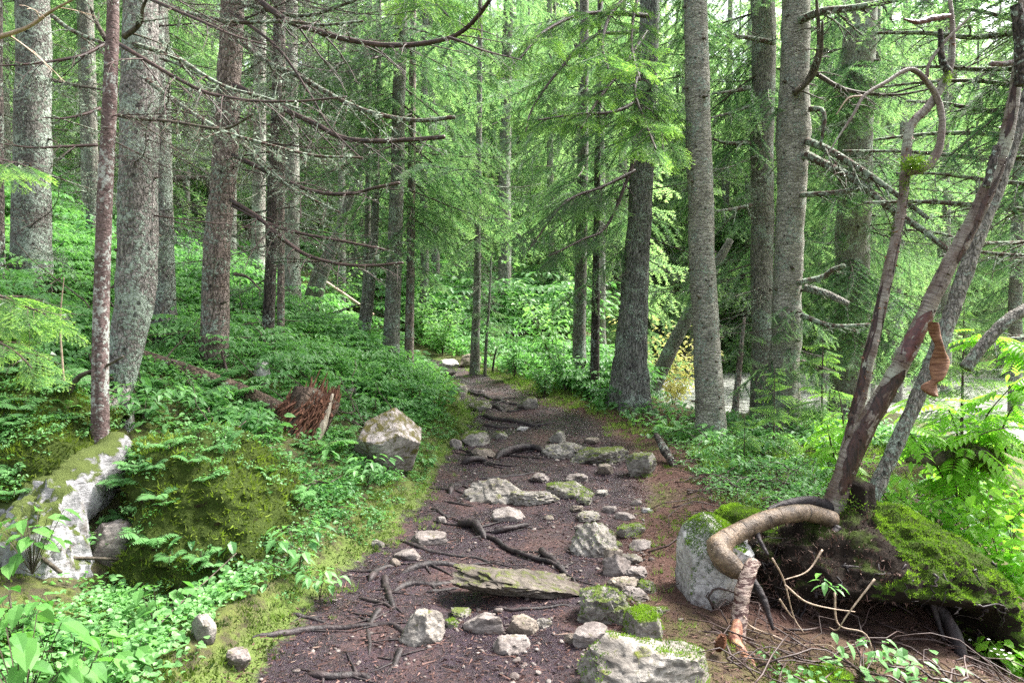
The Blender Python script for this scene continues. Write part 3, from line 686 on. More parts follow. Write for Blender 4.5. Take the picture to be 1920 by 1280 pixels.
near_tree('t15c', 'leaning dry sapling rod at the right of the stick-thin sapling', 13.0, [(921, 708), (926, 675), (932, 650)], [5, 4, 3], M['bark_dark'], name='sapling', group='trees at the bend', ns=7, flare=.2, top=0, knots=3)
near_tree('t16', 'grey trunk high on the hillside straight ahead', 25, [(951, 548), (951, 440), (951, 300), (952, 100)], [22, 19, 17, 14], M['bark_far'], group='trees at the bend', ns=12)
near_tree('t17', 'pale grey spruce trunk left of the slim dark pole on the right side', 11.7, [(1086, 762), (1087, 640), (1090, 450), (1093, 250), (1095, 0)], [31, 26, 23, 21, 18], M['bark_grey'], group=RG)
near_tree('t18', 'slim dark pole trunk close in front of the buttressed spruce', 10.9, [(1113, 772), (1116, 600), (1119, 420), (1121, 250), (1124, 60)], [20, 17, 14, 12, 8], M['bark_dark'], group=RG, ns=12, top=8)
near_tree('t19', 'dark furrowed old spruce with a wide buttressed foot', 10.3, [(1180, 800), (1184, 690), (1190, 560), (1199, 400), (1209, 200), (1219, 0)], [70, 62, 55, 48, 44, 38], M['bark_furrow'], group=RG, flare=.75, ns=32, flare_h=.55, rough=.09)
near_tree('t20', 'bare leaning trunk slanting behind the buttressed spruce above the stream', 13.5, [(1215, 735), (1250, 670), (1285, 600), (1330, 520), (1370, 450)], [31, 29, 26, 22, 14], M['bark_grey'], group=RG, flare=.1, top=0, ns=14)
near_tree('t21', 'clean straight pale spruce with rows of knots, nearest trunk on the right', 8.4, [(1334, 850), (1328, 740), (1320, 560), (1313, 350), (1308, 180), (1304, 0)], [62, 57, 53, 51, 49, 46], M['bark_banded'], group=RG, flare=.28, knots=120)
near_tree('t22', 'scaly grey spruce half hidden at the left of the warty trunk', 10.2, [(1428, 812), (1430, 600), (1430, 350), (1431, 0)], [50, 46, 46, 48], M['bark_grey'], group=RG)
near_tree('t23', 'warty banded trunk with a big bulge and hanging lichen, right of the clean pale spruce', 9.0, [(1468, 838), (1472, 680), (1478, 480), (1485, 330), (1487, 245), (1489, 150), (1494, 0)], [74, 62, 58, 59, 70, 58, 56], M['bark_banded'], group=RG, flare=.3, rough=.13, knots=60)
near_tree('t24', 'thick dim spruce veiled in hanging green sprays behind the birch', 11.5, [(1592, 790), (1596, 600), (1603, 350), (1612, 0)], [78, 72, 70, 68], M['bark_far'], group=RG)
near_tree('t25', 'short dead reddish stick tree between the clean pale spruce and the scaly one', 9.6, [(1374, 790), (1386, 690), (1396, 595)], [16, 12, 6], M['bark_plain'], name='dead_spruce_sapling', group=RG, ns=10, top=0, flare=.2, knots=30)
near_tree('t26', 'lichen-grey spruce just beyond the right edge, reaching in with bare limbs', 7.6, [(2040, 900), (2040, 500), (2040, 0)], [70, 62, 54], M['bark_lichen'], group=RG)

# branches as drawn in the photo: upper left
B = px_branch
B('t4', [(284, 0), (335, 22), (395, 48), (440, 68), (500, 85)], 4.9, 4.3, 4, 8, .4, 'twig', 60, 1)
B('t6', [(477, -5), (537, 38), (590, 57), (640, 72), (700, 83), (760, 85), (815, 78), (850, 68), (880, 48), (908, 15), (925, -10)], 6.0, 4.6, 6.5, 18, .55, 'twig', 120, 2, rend=.5)
B('t6', [(840, 70), (870, 80), (900, 93), (940, 104), (978, 113)], 4.8, 4.6, 3, 4, .3, 'twig', 0, 3)
B('t5', [(292, 3), (356, 26), (447, 42), (534, 40), (600, 47), (680, 40)], 6.8, 4.8, 5, 14, .5, 'twig_lichen', 220, 4)
B('t3', [(214, 78), (235, 90), (280, 117), (330, 146), (385, 173), (430, 183), (480, 190), (560, 190), (650, 182)], 4.65, 3.9, 4.5, 14, .42, 'twig', 70, 5)
B('t4', [(248, 82), (330, 108), (380, 140), (430, 166), (490, 181), (560, 205)], 5.2, 4.2, 5, 14, .45, 'twig_lichen', 420, 6)
B('t3', [(214, 215), (250, 222), (300, 226), (350, 233), (400, 241), (435, 238), (474, 214)], 4.65, 4.0, 4.5, 9, .35, 'twig_dark', 120, 7)
B('t4', [(275, 150), (350, 205), (400, 236), (430, 251), (520, 276), (590, 292), (680, 296)], 5.1, 4.1, 5, 14, .45, 'twig_lichen', 420, 8)
B('t6', [(447, 75), (510, 122), (560, 143), (610, 172), (660, 198), (710, 215), (780, 226), (852, 220)], 6.6, 5.0, 6, 18, .5, 'twig_lichen', 520, 9, rend=.5)
B('t6', [(440, 160), (520, 200), (590, 232), (640, 258), (700, 265), (770, 262), (833, 257)], 6.6, 4.9, 6, 14, .5, 'twig', 200, 10, rend=.55)
B('t6', [(436, 290), (500, 322), (560, 350), (610, 363), (660, 363), (700, 353), (748, 343)], 6.6, 5.2, 5, 14, .5, 'twig', 120, 11, rend=.5)
B('t6', [(432, 375), (480, 404), (510, 430), (560, 470), (600, 487), (650, 497), (705, 498), (755, 493)], 6.6, 5.2, 4.5, 14, .5, 'twig', 80, 12, rend=.5)
B('t6', [(436, 385), (500, 418), (560, 437), (640, 452), (720, 468)], 6.6, 5.4, 4, 12, .5, 'twig', 80, 13, rend=.5)
B('t6', [(432, 240), (480, 300), (520, 335), (560, 360), (640, 400)], 6.7, 5.5, 4, 12, .5, 'twig_lichen', 300, 14)
B('t5', [(290, 60), (340, 120), (400, 190), (450, 260), (520, 330), (560, 362)], 7.0, 5.6, 4, 12, .5, 'twig_lichen', 400, 15)
B('t6', [(430, 20), (520, 90), (580, 175), (620, 240), (680, 300)], 6.6, 5.2, 3.5, 12, .5, 'twig', 120, 16)
B('t6', [(445, 5), (560, 30), (640, 10), (720, -20)], 6.6, 5.5, 5, 10, .5, 'twig_lichen', 200, 17)
B('t3', [(196, 82), (165, 100), (130, 110), (60, 120), (-10, 124)], 4.6, 4.2, 4, 8, .35, 'twig', 60, 18)
B('t3', [(184, 272), (120, 275), (60, 277), (-10, 268)], 4.6, 4.2, 3.5, 6, .3, 'twig', 40, 19)
B('t3', [(188, 203), (160, 214), (120, 222), (80, 221)], 4.6, 4.3, 3.5, 5, .25, 'twig', 40, 20)
B('t0', [(-10, 72), (50, 52), (95, 22), (145, -5)], 3.2, 3.0, 5, 3, .2, 'twig_pale', 0, 21)
B('t4', [(232, 70), (262, 45), (268, 15), (280, -10)], 5.1, 4.9, 6, 5, .3, 'twig_dark', 160, 22)
B('t3', [(200, 76), (180, 40), (165, 5)], 4.6, 4.6, 6, 3, .2, 'twig_dark', 60, 23)
B('t1', [(95, 150), (140, 160), (190, 168), (250, 175)], 7.4, 6.5, 4, 9, .4, 'twig_dark', 100, 24)
B('t1', [(98, 30), (140, 60), (220, 90), (330, 120), (420, 175)], 7.4, 6.2, 4.5, 12, .5, 'twig_lichen', 200, 25)
B('t5', [(330, 335), (352, 334), (385, 332)], 7.3, 6.9, 7, 4, .2, 'twig_dark', 60, 26)
B('t6', [(440, 514), (465, 520), (490, 545)], 6.7, 6.5, 4, 2, .2, 'twig_dark', 20, 27)
for k, key in enumerate(['t1', 't5', 't6', 't7', 't8', 't10', 't13', 't14', 't7b']):
    add_dead(key, 9, 1.9, 6.2, .8, 1.9, None, DEADF if k > 2 else DEAD, 3)
add_dead('t6', 16, 2.6, 5.2, 1.0, 2.0, (-60, 60), DEAD, 9); add_dead('t5', 12, 2.4, 5.2, 1.0, 2.0, (-70, 20), DEAD, 8); add_dead('t7', 12, 2.2, 6, .8, 1.8, (-80, 80), DEADF, 9)
add_dead('t4', 11, 2.4, 4.4, .7, 1.4, (-80, 40), DEAD, 4)
add_dead('t3', 4, 2.2, 3.8, .5, 1.0, None, DEAD, 5)
for key in ('t15', 't17', 't18', 't9', 't12', 't12b', 't11', 't2'): add_dead(key, 10, 1.6, 6.5, .6, 1.6, None, DEADF, 6)
px_branch('t6', [(404, 470), (401, 510), (399, 541), (402, 571), (396, 600), (391, 630), (392, 660)], 6.64, 6.62, 1.4, 0, .1, 'twig_dark', 0, 40, name='bark_crack', rend=.6)
px_branch('t4', [(228, 730), (238, 780), (238, 830), (226, 880)], 5.1, 4.66, 17, 0, .1, 'bark_lichen_pale', 0, 33, name='root', rend=.4)
px_branch('t4', [(212, 750), (204, 790), (200, 830), (186, 870)], 4.9, 4.42, 15, 0, .1, 'bark_lichen_pale', 0, 34, name='root', rend=.3)
add_bough('t26', 22, 3.6, 7.5, 1.2, 2.4, (110, 250), ME_MIDF, 3, pit=(.1, .6))
add_bough('t24', 14, 4.6, 8.5, 1.4, 2.4, (-60, 240), ME_MIDF, 9, pit=(.1, .5))
# right-hand branches
B('t23', [(1488, 176), (1515, 150), (1535, 95), (1534, 40), (1530, -10)], 8.8, 8.4, 7, 8, .4, 'twig_dark', 150, 41)
B('t23', [(1490, 175), (1522, 145), (1539, 100), (1542, 40)], 8.7, 8.2, 6, 8, .3, 'twig_dark', 200, 42)
B('t23', [(1500, 38), (1540, 22), (1600, 15), (1690, -2), (1760, -10)], 8.8, 7.8, 9, 10, .5, 'twig_lichen', 200, 43)
B('t23', [(1529, 138), (1576, 165), (1620, 175), (1683, 178), (1740, 168)], 8.6, 8.0, 5, 10, .5, 'twig_dark', 150, 44)
B('t23', [(1510, 290), (1560, 315), (1600, 337), (1676, 396), (1730, 432), (1790, 480)], 8.8, 7.6, 9, 12, .6, 'twig_lichen', 350, 45, rend=.5)
B('t23', [(1512, 265), (1550, 280), (1616, 319), (1683, 366), (1740, 410)], 8.8, 7.8, 8, 12, .6, 'twig_lichen', 350, 46, rend=.5)
B('t23', [(1500, 366), (1560, 362), (1634, 350)], 8.7, 8.2, 6, 6, .35, 'twig_lichen', 200, 47, rend=.6)
B('t23', [(1508, 540), (1549, 551), (1590, 570)], 8.8, 8.5, 9, 3, .3, 'bark_grey', 30, 48, rend=.7)
B('t23', [(1494, 531), (1542, 520), (1560, 507), (1584, 498)], 8.7, 8.4, 7, 4, .2, 'twig_lichen', 150, 49, rend=.7)
B('t23', [(1502, 591), (1559, 611), (1630, 609)], 8.7, 8.2, 6, 6, .35, 'twig_lichen', 120, 50, rend=.6)
B('t23', [(1502, 678), (1540, 690), (1562, 699)], 8.8, 8.5, 6, 4, .3, 'twig_dark', 60, 51)
B('t23', [(1516, 205), (1540, 206), (1546, 230), (1538, 275)], 8.7, 8.5, 6, 4, .2, 'twig_lichen', 300, 52)
B('t22', [(1452, 80), (1395, 70), (1330, 68)], 9.8, 9.2, 6, 8, .4, 'twig_lichen', 200, 53)
B('t22', [(1405, 165), (1370, 172), (1335, 176)], 10, 9.6, 5, 5, .4, 'twig_lichen', 150, 54)
B('t22', [(1405, 200), (1370, 212), (1330, 222)], 10, 9.6, 5, 5, .4, 'twig_lichen', 150, 55)
B('t22', [(1405, 268), (1360, 268), (1325, 255)], 10, 9.6, 5, 5, .4, 'twig_lichen', 150, 56)
B('t22', [(1408, 385), (1375, 392), (1340, 396)], 10, 9.6, 5, 5, .4, 'twig_lichen', 150, 57)
for k, (ya, yb, yc, xe) in enumerate([(25, 70, 62, 1640), (110, 130, 128, 1690), (165, 152, 165, 1640), (225, 205, 190, 1700), (285, 295, 283, 1580), (345, 335, 325, 1680), (395, 385, 380, 1620), (60, 20, 40, 1760), (440, 455, 430, 1700), (255, 250, 262, 1640), (610, 640, 652, 1780), (480, 470, 440, 1800)]):
    B('t26', [(2035, ya), (1940, (ya + yb) / 2 + 6), (1830, yb), ((1830 + xe) / 2, (yb + yc) / 2 - 4), (xe, yc)], 7.6, 7.6 + .25 * (k % 5), 8 - (k % 3), 16, .55, 'twig_lichen', 350, 60 + k, rend=.35)
add_dead('t24', 16, 1.8, 7, 1.2, 2.6, (-80, 80), DEADF, 3); add_dead('t22', 14, 1.2, 6, .8, 1.8, (110, 330), DEADF, 4); add_dead('t21', 4, 3, 6, .5, 1.0, None, DEADF, 4)
add_dead('t19', 16, 1.2, 6, .8, 2.0, None, DEADF, 4); add_dead('t25', 12, .2, 1.6, .3, .6, None, DEADF, 4); add_dead('t23', 8, 1.0, 5, .5, 1.3, None, DEAD, 12)
for k, (key, zt) in enumerate([('t1', 7.2), ('t4', 6.2), ('t5', 7.4), ('t6', 6.9), ('t21', 8.2), ('t22', 8.4), ('t23', 8.0), ('t19', 8.4), ('t24', 8.6), ('t26', 7.4)]): add_shade_crown(key, zt, .62 + .04 * (k % 4), k)  # unseen crowns of these trees, added to darken the foreground
# live boughs on the middle trees
add_bough('t24', 22, 1.6, 6.8, 1.2, 2.4, (-170, -10), ME_MIDF, 2, pit=(.15, .7))
add_bough('t24', 12, 1.0, 6.8, 1.2, 2.2, None, ME_MIDF, 3, pit=(.15, .7))
add_bough('t22', 14, 1.6, 6.5, .9, 1.8, (20, 200), ME_MIDF, 2, pit=(.1, .6))
add_bough('t23', 8, .6, 2.0, .5, 1.0, (180, 360), ME_MIDF, 2, pit=(.1, .6))
add_bough('t19', 7, 2.6, 6.5, 1.0, 1.8, (150, 300), ME_MIDF, 2, pit=(.1, .6))
add_bough('t19', 5, 3.0, 6.5, 1.0, 1.8, (60, 200), ME_MIDF, 5, pit=(.1, .6))
add_bough('t18', 14, 2.2, 7, .8, 1.7, None, ME_MIDF, 2, pit=(.1, .5))
add_bough('t17', 12, 3.0, 7, 1.2, 2.4, None, ME_MIDF, 2, pit=(.1, .5))
add_bough('t22', 10, 4.5, 7.5, 1.2, 2.2, None, ME_MIDF, 7, pit=(.1, .6)); add_bough('t21', 5, 5.2, 7.0, 1.0, 1.6, (20, 160), ME_MIDF, 7, pit=(.1, .6))
add_bough('t15', 26, 3.0, 9, .7, 1.6, None, ME_MIDF, 2, pit=(.1, .5))
add_bough('t15', 26, 1.6, 4.2, .6, 1.2, None, DEADF, 3, L0=1.6, pit=(.1, .5))
add_bough('t13', 22, 3.4, 7, 1.2, 2.4, None, ME_MIDF, 2, pit=(.1, .5)); add_bough('t14', 16, 2.6, 7, .8, 1.8, None, ME_MIDF, 2, pit=(.1, .5))
add_bough('t15b', 12, .9, 2.2, .25, .5, None, ME_MIDF, 2, pit=(-.2, .3))
add_bough('t25', 6, .8, 1.7, .3, .5, None, ME_MID, 2)
# fresh fir boughs hanging into the top of the picture, from a tree standing nearer at the right of the path
def px_bough(key, pts, Y0, Y1, rpx, bl, seed, near=ME_NEAR, n=9, start=.25):
    br = px_branch(key, pts, Y0, Y1, rpx, 6, .35, 'twig', 20, seed)
    o = TREES[key][0]; g = random.Random(seed); nn = len(pts)
    P = np.array([np.array(at(px, py, Y0 + (Y1 - Y0) * k / (nn - 1))) for k, (px, py) in enumerate(pts)]); C, s = resample(P, 30)
    for k in range(n):
        i = int((start + (1 - start) * (k + .5) / n) * 28); d = C[i + 1] - C[i]
        yaw = math.atan2(d[1], d[0]) + (.75 if k % 2 else -.75) * (g.uniform(.6, 1.2) if k < n - 1 else .1)
        l = bl * g.uniform(.7, 1.25) / 1.2
        link('bough', near[g.randrange(len(near))], o, Vector(C[i]) - o.location, (g.uniform(-.5, .5), g.uniform(.05, .6), yaw), (l, l, l))
px_bough('t19', [(1215, 30), (1160, 25), (1090, 28), (1020, 60), (975, 110)], 9.6, 7.2, 5, .55, 70, n=11)
px_bough('t19', [(1212, 60), (1180, 110), (1150, 150), (1120, 190), (1090, 240)], 9.5, 7.0, 5, .5, 71, n=10)
px_bough('t19', [(1205, 120), (1190, 170), (1210, 230), (1230, 280)], 9.4, 7.2, 4, .6, 72, n=10)
px_bough('t19', [(1205, -30), (1150, 20), (1130, 80), (1140, 130)], 9.4, 6.8, 5, .55, 73, n=10)
px_bough('t19', [(1195, 190), (1150, 210), (1080, 215), (1010, 225)], 9.4, 7.4, 4, .5, 74, n=8)
px_bough('t19', [(1190, 320), (1130, 350), (1060, 380), (990, 470)], 9.6, 8.0, 4, .6, 75, ME_NEARD, 8)
px_bough('t19', [(1190, 300), (1140, 420), (1090, 450), (1030, 480)], 9.6, 8.4, 4, .6, 76, ME_NEARD, 8)
px_bough('t19', [(1215, -60), (1190, 20), (1185, 90), (1200, 150)], 9.4, 7.0, 4, .5, 83, n=11)
px_bough('t19', [(1200, 220), (1220, 200), (1235, 230), (1245, 290)], 9.5, 7.6, 4, .6, 84, n=9)
px_bough('t19', [(1195, 60), (1110, 70), (1050, 130), (1000, 200), (985, 250)], 9.4, 7.4, 4, .5, 85, n=9)
px_bough('t13', [(750, -20), (790, -10), (820, 10), (840, 30)], 10, 8.0, 4, .9, 77, n=6)
px_bough('t13', [(752, 90), (700, 110), (640, 120), (600, 150)], 10, 8.5, 4, 1.1, 78, ME_MID, 8)
px_bough('t0', [(-60, 545), (0, 555), (40, 572), (85, 588)], 2.7, 2.6, 4, .2, 79, n=16, start=.1)
px_bough('t0', [(-60, 290), (-20, 296), (30, 305), (48, 312)], 2.9, 2.7, 3, .2, 80, n=6, start=.1)
px_bough('t0', [(-60, 640), (-10, 640), (30, 660), (60, 690)], 2.9, 2.7, 3, .2, 81, n=5, start=.1)

import bmesh
_ico = {}
def ico(sub):
    if sub not in _ico:
        bm = bmesh.new(); bmesh.ops.create_icosphere(bm, subdivisions=sub, radius=1); bm.verts.ensure_lookup_table()
        _ico[sub] = (np.array([v.co[:] for v in bm.verts]), np.array([[v.index for v in f.verts] for f in bm.faces])); bm.free()
    return _ico[sub]
def rock_arr(seed, dims, nf=14, planes=None, rough=.11, ridge=.10, sub=4, strat=0.0, tilt=0, lump=0, soft=0, slope=0):
    v, f = ico(sub); g = np.random.default_rng(seed)
    if planes is None:
        n = g.normal(0, 1, (nf, 3)); n /= np.linalg.norm(n, axis=1)[:, None]; d = g.uniform(.62, .95, nf)
        n = np.vstack([n, [[0, 0, 1.]]]); d = np.append(d, g.uniform(.6, .85))
    else:
        n = np.array([p[:3] for p in planes], float); n /= np.linalg.norm(n, axis=1)[:, None]; d = np.array([p[3] for p in planes])
    q = v @ n.T; rr = np.where(q > .05, d[None] / np.maximum(q, .05), 9); r = np.minimum(rr.min(1), 1.05)
    if soft: r = np.power((np.where(q > .05, 1 / rr, 0) ** 9).sum(1) + 1e-9, -1 / 9.) ** soft * r ** (1 - soft)
    P = v * r[:, None]
    nz = fbm(P * 2.6 + seed, 4, seed); rd = 1 - np.abs(fbm(P * 4.5 + seed * 3, 3, seed + 5)) * 2
    P = P * (1 + rough * nz + ridge * (rd - .5))[:, None]
    if lump: P = P * (1 + lump * fbm(P * 6.5, 3, seed + 9) + lump * .5 * fbm(P * 15, 2, seed + 8))[:, None]
    if strat:
        c, s_ = math.cos(tilt), math.sin(tilt); h = P[:, 0] * s_ + P[:, 2] * c
        P = P * (1 + strat * np.sign(np.sin(h * 21 + 3 * nz)) * np.abs(np.sin(h * 21 + 3 * nz)) ** .5 * .35)[:, None]
    P = P * np.asarray(dims) / 2
    if slope: P[:, 2] += slope * P[:, 0]
    return P, f

# ------------------------------------------------------------------ birch on the root mound
def birch():
    base = at(1580, 985, 4.35)
    o = empty('birch_tree', tuple(base), 'old birch with peeling bark, three leaning stems growing from the mossy root mound', 'tree')
    def stem(pts, w_, Y0, Y1, seed, rough=.2):
        n = len(pts); P = np.array([np.array(at(px, py, Y0 + (Y1 - Y0) * k / (n - 1))) for k, (px, py) in enumerate(pts)])
        r = .74 * np.array([a / FPX * (Y0 + (Y1 - Y0) * k / (n - 1)) / 2 for k, a in enumerate(w_)])
        C, s = resample(P, 90); pz = np.concatenate([[0], np.cumsum(np.linalg.norm(np.diff(P, axis=0), axis=1))]); rr = np.interp(np.linspace(0, 1, 90), pz / pz[-1], r)
        rr = rr / np.hypot(1, C[:, 0] / C[:, 1]); mb = MB(); tube(mb, C, rr, 18, 0, rough, seed, along=True); return mb, C, rr
    def add(name, mb, mats): return link(name, mb.mesh(name, mats, True, tuple(base)), o)
    mbA, CA, rA = stem([(1568, 985), (1576, 900), (1600, 800), (1625, 690), (1648, 590), (1672, 480), (1690, 390), (1697, 325), (1706, 240), (1745, 195), (1780, 130), (1786, 70), (1783, 15), (1775, -40)], [62, 44, 36, 34, 31, 29, 26, 26, 25, 24, 20, 16, 12, 9], 4.35, 4.6, 1)
    add('stem', mbA, M['birch'])
    mbB, CB, rB = stem([(1556, 990), (1578, 900), (1622, 800), (1680, 700), (1725, 610), (1762, 530), (1805, 450), (1845, 370), (1880, 280), (1900, 190), (1912, 90), (1918, -30)], [70, 56, 54, 50, 46, 45, 44, 42, 40, 34, 28, 22], 4.3, 4.1, 2)
    add('stem', mbB, M['birch'])
    mbC, CC, rC = stem([(1610, 990), (1650, 900), (1700, 790), (1755, 660), (1790, 570), (1835, 440), (1875, 340), (1915, 220), (1960, 60)], [40, 42, 42, 43, 44, 43, 40, 36, 30], 4.5, 4.9, 3)
    add('stem', mbC, M['bark_grey'])
    def strip(C, rr, i0, i1, a0, a1, mat, seed, name='bark_tear', off=1.05):
        """a patch of torn-open bark on a stem between two heights; a0..a1 angles about the stem, 0 = towards the path side"""
        T, N, B_ = frames(C); g = np.random.default_rng(seed); mb = MB(); V = []; m = 9
        for i in range(i0, i1 + 1):
            u = (i - i0) / max(1, i1 - i0); wv = math.sin(math.pi * min(1, max(0, u))) ** .5
            mid = (a0 + a1) / 2 + .18 * math.sin(i * .7 + seed); hw = (a1 - a0) / 2 * (wv * (.75 + .35 * g.random()) + .02)
            e1 = np.cross([0, 1., 0], T[i]); e1 /= np.linalg.norm(e1); e2 = np.cross(T[i], e1)   # e1 sideways, e2 towards/away
            if e2[1] > 0: e2 = -e2
            for k in range(m):
                a = mid + hw * (k / (m - 1) * 2 - 1); edge = 1.10 if k in (0, m - 1) else off
                V.append(C[i] + (e1 * math.sin(a) + e2 * math.cos(a)) * rr[i] * edge * (1 + .02 * g.normal()))
        ni = i1 - i0 + 1; ii = np.arange(ni * m).reshape(ni, m)
        q = np.stack([ii[:-1, :-1], ii[:-1, 1:], ii[1:, 1:], ii[1:, :-1]], -1).reshape(-1, 4)
        mb.add(np.array(V), None, q); link(name, mb.mesh(name, mat, True, tuple(base)), o)
    strip(CB, rB, 6, 28, -1.2, 1.2, M['torn'], 1)
    strip(CB, rB, 29, 38, -1.5, 1.5, M['red_bark'], 2, 'bark_tear', 1.03)
    strip(CB, rB, 46, 63, -.4, 1.4, M['torn'], 3)
    strip(CB, rB, 66, 76, -1.2, -.1, M['torn'], 4)
    strip(CA, rA, 8, 38, -1.6, -.4, M['torn'], 5)
    strip(CA, rA, 28, 52, .4, 1.4, M['torn'], 6)
    strip(CA, rA, 8, 16, -.5, .7, M['red_bark'], 7, 'bark_tear', 1.03)
    strip(CA, rA, 52, 60, .5, 1.2, M['torn'], 8)
    g = np.random.default_rng(17)
    for nm, CC_, rr_, nfl in (('A', CA, rA, 260), ('B', CB, rB, 330)):      # curled flakes of bark standing off the stems
        T, N, B_ = frames(CC_); i = g.integers(4, 86, nfl); a = g.uniform(0, 6.28, nfl)
        dn = N[i] * np.cos(a)[:, None] + B_[i] * np.sin(a)[:, None]; tg = np.cross(T[i], dn)
        mbf = MB(); spikes(mbf, CC_[i] + dn * (rr_[i] * 1.0)[:, None], tg * g.choice([-1, 1], nfl)[:, None] + dn * g.uniform(.1, .7, (nfl, 1)) + g.normal(0, .2, (nfl, 3)), g.uniform(.008, .028, nfl), g.uniform(.004, .013, nfl), g)
        tag(link('bark_flake', mbf.mesh('bark_flake', M['peel' if nm == 'A' else 'torn'], False, tuple(base)), o), kind='stuff')
    # handle-shaped side limb and the hooked dead limb
    def limb(name, pts, Y0, Y1, w_, mat='birch', rough=.14, seed=0, lob=None):
        n = len(pts); P = np.array([np.array(at(px, py, Y0 + (Y1 - Y0) * k / (n - 1))) for k, (px, py) in enumerate(pts)])
        C, s = resample(P, 46); pz = np.concatenate([[0], np.cumsum(np.linalg.norm(np.diff(P, axis=0), axis=1))]); rr = np.interp(np.linspace(0, 1, 46), pz / pz[-1], np.array(w_) / FPX * Y0 / 2)
        mb = MB(); tube(mb, C, rr, 20 if lob else 14, 0, rough, seed, lob, along=True); return link(name, mb.mesh(name, M[mat], True, tuple(base)), o)
    limb('branch', [(1700, 320), (1735, 312), (1758, 285), (1766, 240), (1764, 205), (1750, 170), (1725, 140), (1708, 130)], 4.45, 4.5, [22, 18, 15, 12, 11, 11, 10, 8], seed=3)
    limb('branch', [(1764, 200), (1750, 168), (1710, 130), (1660, 155), (1620, 180), (1600, 215), (1570, 260), (1552, 290)], 4.5, 4.3, [10, 9, 8, 7, 6, 5, 3, 2], 'birch', seed=4)
    limb('branch', [(1738, 145), (1742, 120), (1770, 80), (1800, 50), (1825, 25)], 4.5, 4.5, [7, 6, 6, 4, 3], 'birch', seed=5)
    limb('branch', [(1616, 180), (1590, 185), (1568, 215)], 4.4, 4.4, [4, 3, 2], 'twig_pale', seed=6)
    limb('branch', [(1778, 135), (1766, 110), (1763, 55)], 4.5, 4.5, [14, 12, 8], 'bark_dark', seed=7)
    limb('branch', [(1780, 30), (1750, 35), (1720, 42), (1695, 36)], 4.5, 4.4, [8, 12, 9, 3], 'red_bark', .4, 8)
    limb('branch', [(1910, 115), (1885, 120), (1858, 120)], 4.1, 4.0, [12, 10, 9], 'bark_red', seed=9)
    limb('branch', [(1870, 275), (1860, 310), (1850, 350)], 4.1, 4.05, [14, 16, 12], 'bark_dark', .3, 10)
    limb('branch', [(1905, 10), (1912, 60), (1915, 160)], 4.0, 4.0, [18, 22, 20], 'bark_dark', .2, 11)
    limb('branch', [(1810, 690), (1850, 640), (1890, 600), (1960, 560)], 4.7, 4.7, [22, 22, 22, 20], 'bark_grey', .15, 12)
    # a curl of bark hanging in three folds
    def curl():
        rows = [((1738, 600), (1757, 606)), ((1744, 628), (1763, 622)), ((1750, 640), (1758, 640)), ((1752, 652), (1762, 655)), ((1745, 678), (1786, 672)), ((1742, 700), (1778, 692)), ((1747, 712), (1760, 712)), ((1735, 718), (1754, 712)), ((1722, 728), (1760, 738)), ((1742, 742), (1750, 742))]
        mb = MB(); V = []; m = 6
        for i, (a, b) in enumerate(rows):
            A_, B_ = np.array(at(*a, 4.05)), np.array(at(*b, 4.05))
            for k in range(m):
                u = k / (m - 1); V.append(A_ * (1 - u) + B_ * u + np.array([0, -.05 * math.sin(math.pi * u) + .02 * math.sin(i * 1.9), 0]))
        ii = np.arange(len(rows) * m).reshape(len(rows), m)
        mb.add(np.array(V), None, np.stack([ii[:-1, :-1], ii[:-1, 1:], ii[1:, 1:], ii[1:, :-1]], -1).reshape(-1, 4))
        c = link('bark_curl', mb.mesh('bark_curl', M['peel'], True, tuple(base)), o); c['label'] = 'orange-brown curl of bark hanging from the stem'
        md = c.modifiers.new('s', 'SOLIDIFY'); md.thickness = .006
        md = c.modifiers.new('d', 'SUBSURF'); md.levels = 1; md.render_levels = 2
    curl()
    # roots: the smooth arch, its shredded lower leg, and one at the far side of the mound
    limb('root', [(1560, 975), (1520, 962), (1490, 962), (1445, 972), (1400, 990), (1365, 1010), (1350, 1030), (1356, 1048), (1378, 1066), (1400, 1082)], 4.15, 3.62, [34, 31, 31, 32, 34, 35, 37, 38, 32, 16], 'rootarch', .16, 13, lambda C_, a: 1 + .75 * np.exp(-((np.linspace(0, 1, len(C_)) - .85) / .10) ** 2)[:, None] * (np.cos(a) ** 2)[None])
    limb('root', [(1414, 1052), (1404, 1075), (1392, 1110), (1388, 1150), (1384, 1180), (1386, 1215)], 3.62, 3.40, [24, 28, 30, 30, 28, 24], 'rootleg', .25, 14)
    limb('root', [(1384, 1165), (1378, 1200), (1392, 1225), (1412, 1250), (1445, 1300)], 3.45, 3.1, [18, 27, 22, 16, 8], 'orangewood', .16, 15)
    limb('root', [(1735, 1118), (1762, 1140), (1785, 1180), (1800, 1225), (1812, 1275), (1820, 1330)], 3.95, 3.6, [10, 20, 24, 24, 22, 20], 'root', .2, 16)
    limb('root', [(1570, 960), (1520, 940), (1470, 945), (1440, 955)], 4.3, 4.1, [34, 22, 14, 6], 'root', .2, 17)
    limb('root', [(1610, 960), (1640, 985), (1660, 1020)], 4.3, 4.1, [44, 36, 20], 'bark_dark', .2, 18)
    for k, (pts, ya, yb, wd) in enumerate([([(1570, 990), (1540, 1050), (1530, 1120)], 4.1, 3.8, [18, 12, 5]), ([(1640, 1000), (1700, 1040), (1740, 1110), (1770, 1200)], 4.1, 3.8, [22, 16, 12, 8]), ([(1430, 975), (1420, 1000), (1440, 1040)], 4.0, 3.8, [12, 10, 5]), ([(1405, 1085), (1430, 1120), (1450, 1180)], 3.65, 3.5, [20, 14, 6]), ([(1385, 1180), (1360, 1215), (1330, 1245)], 3.45, 3.3, [12, 9, 4])]): limb('root', pts, ya, yb, wd, 'root', .3, 40 + k)
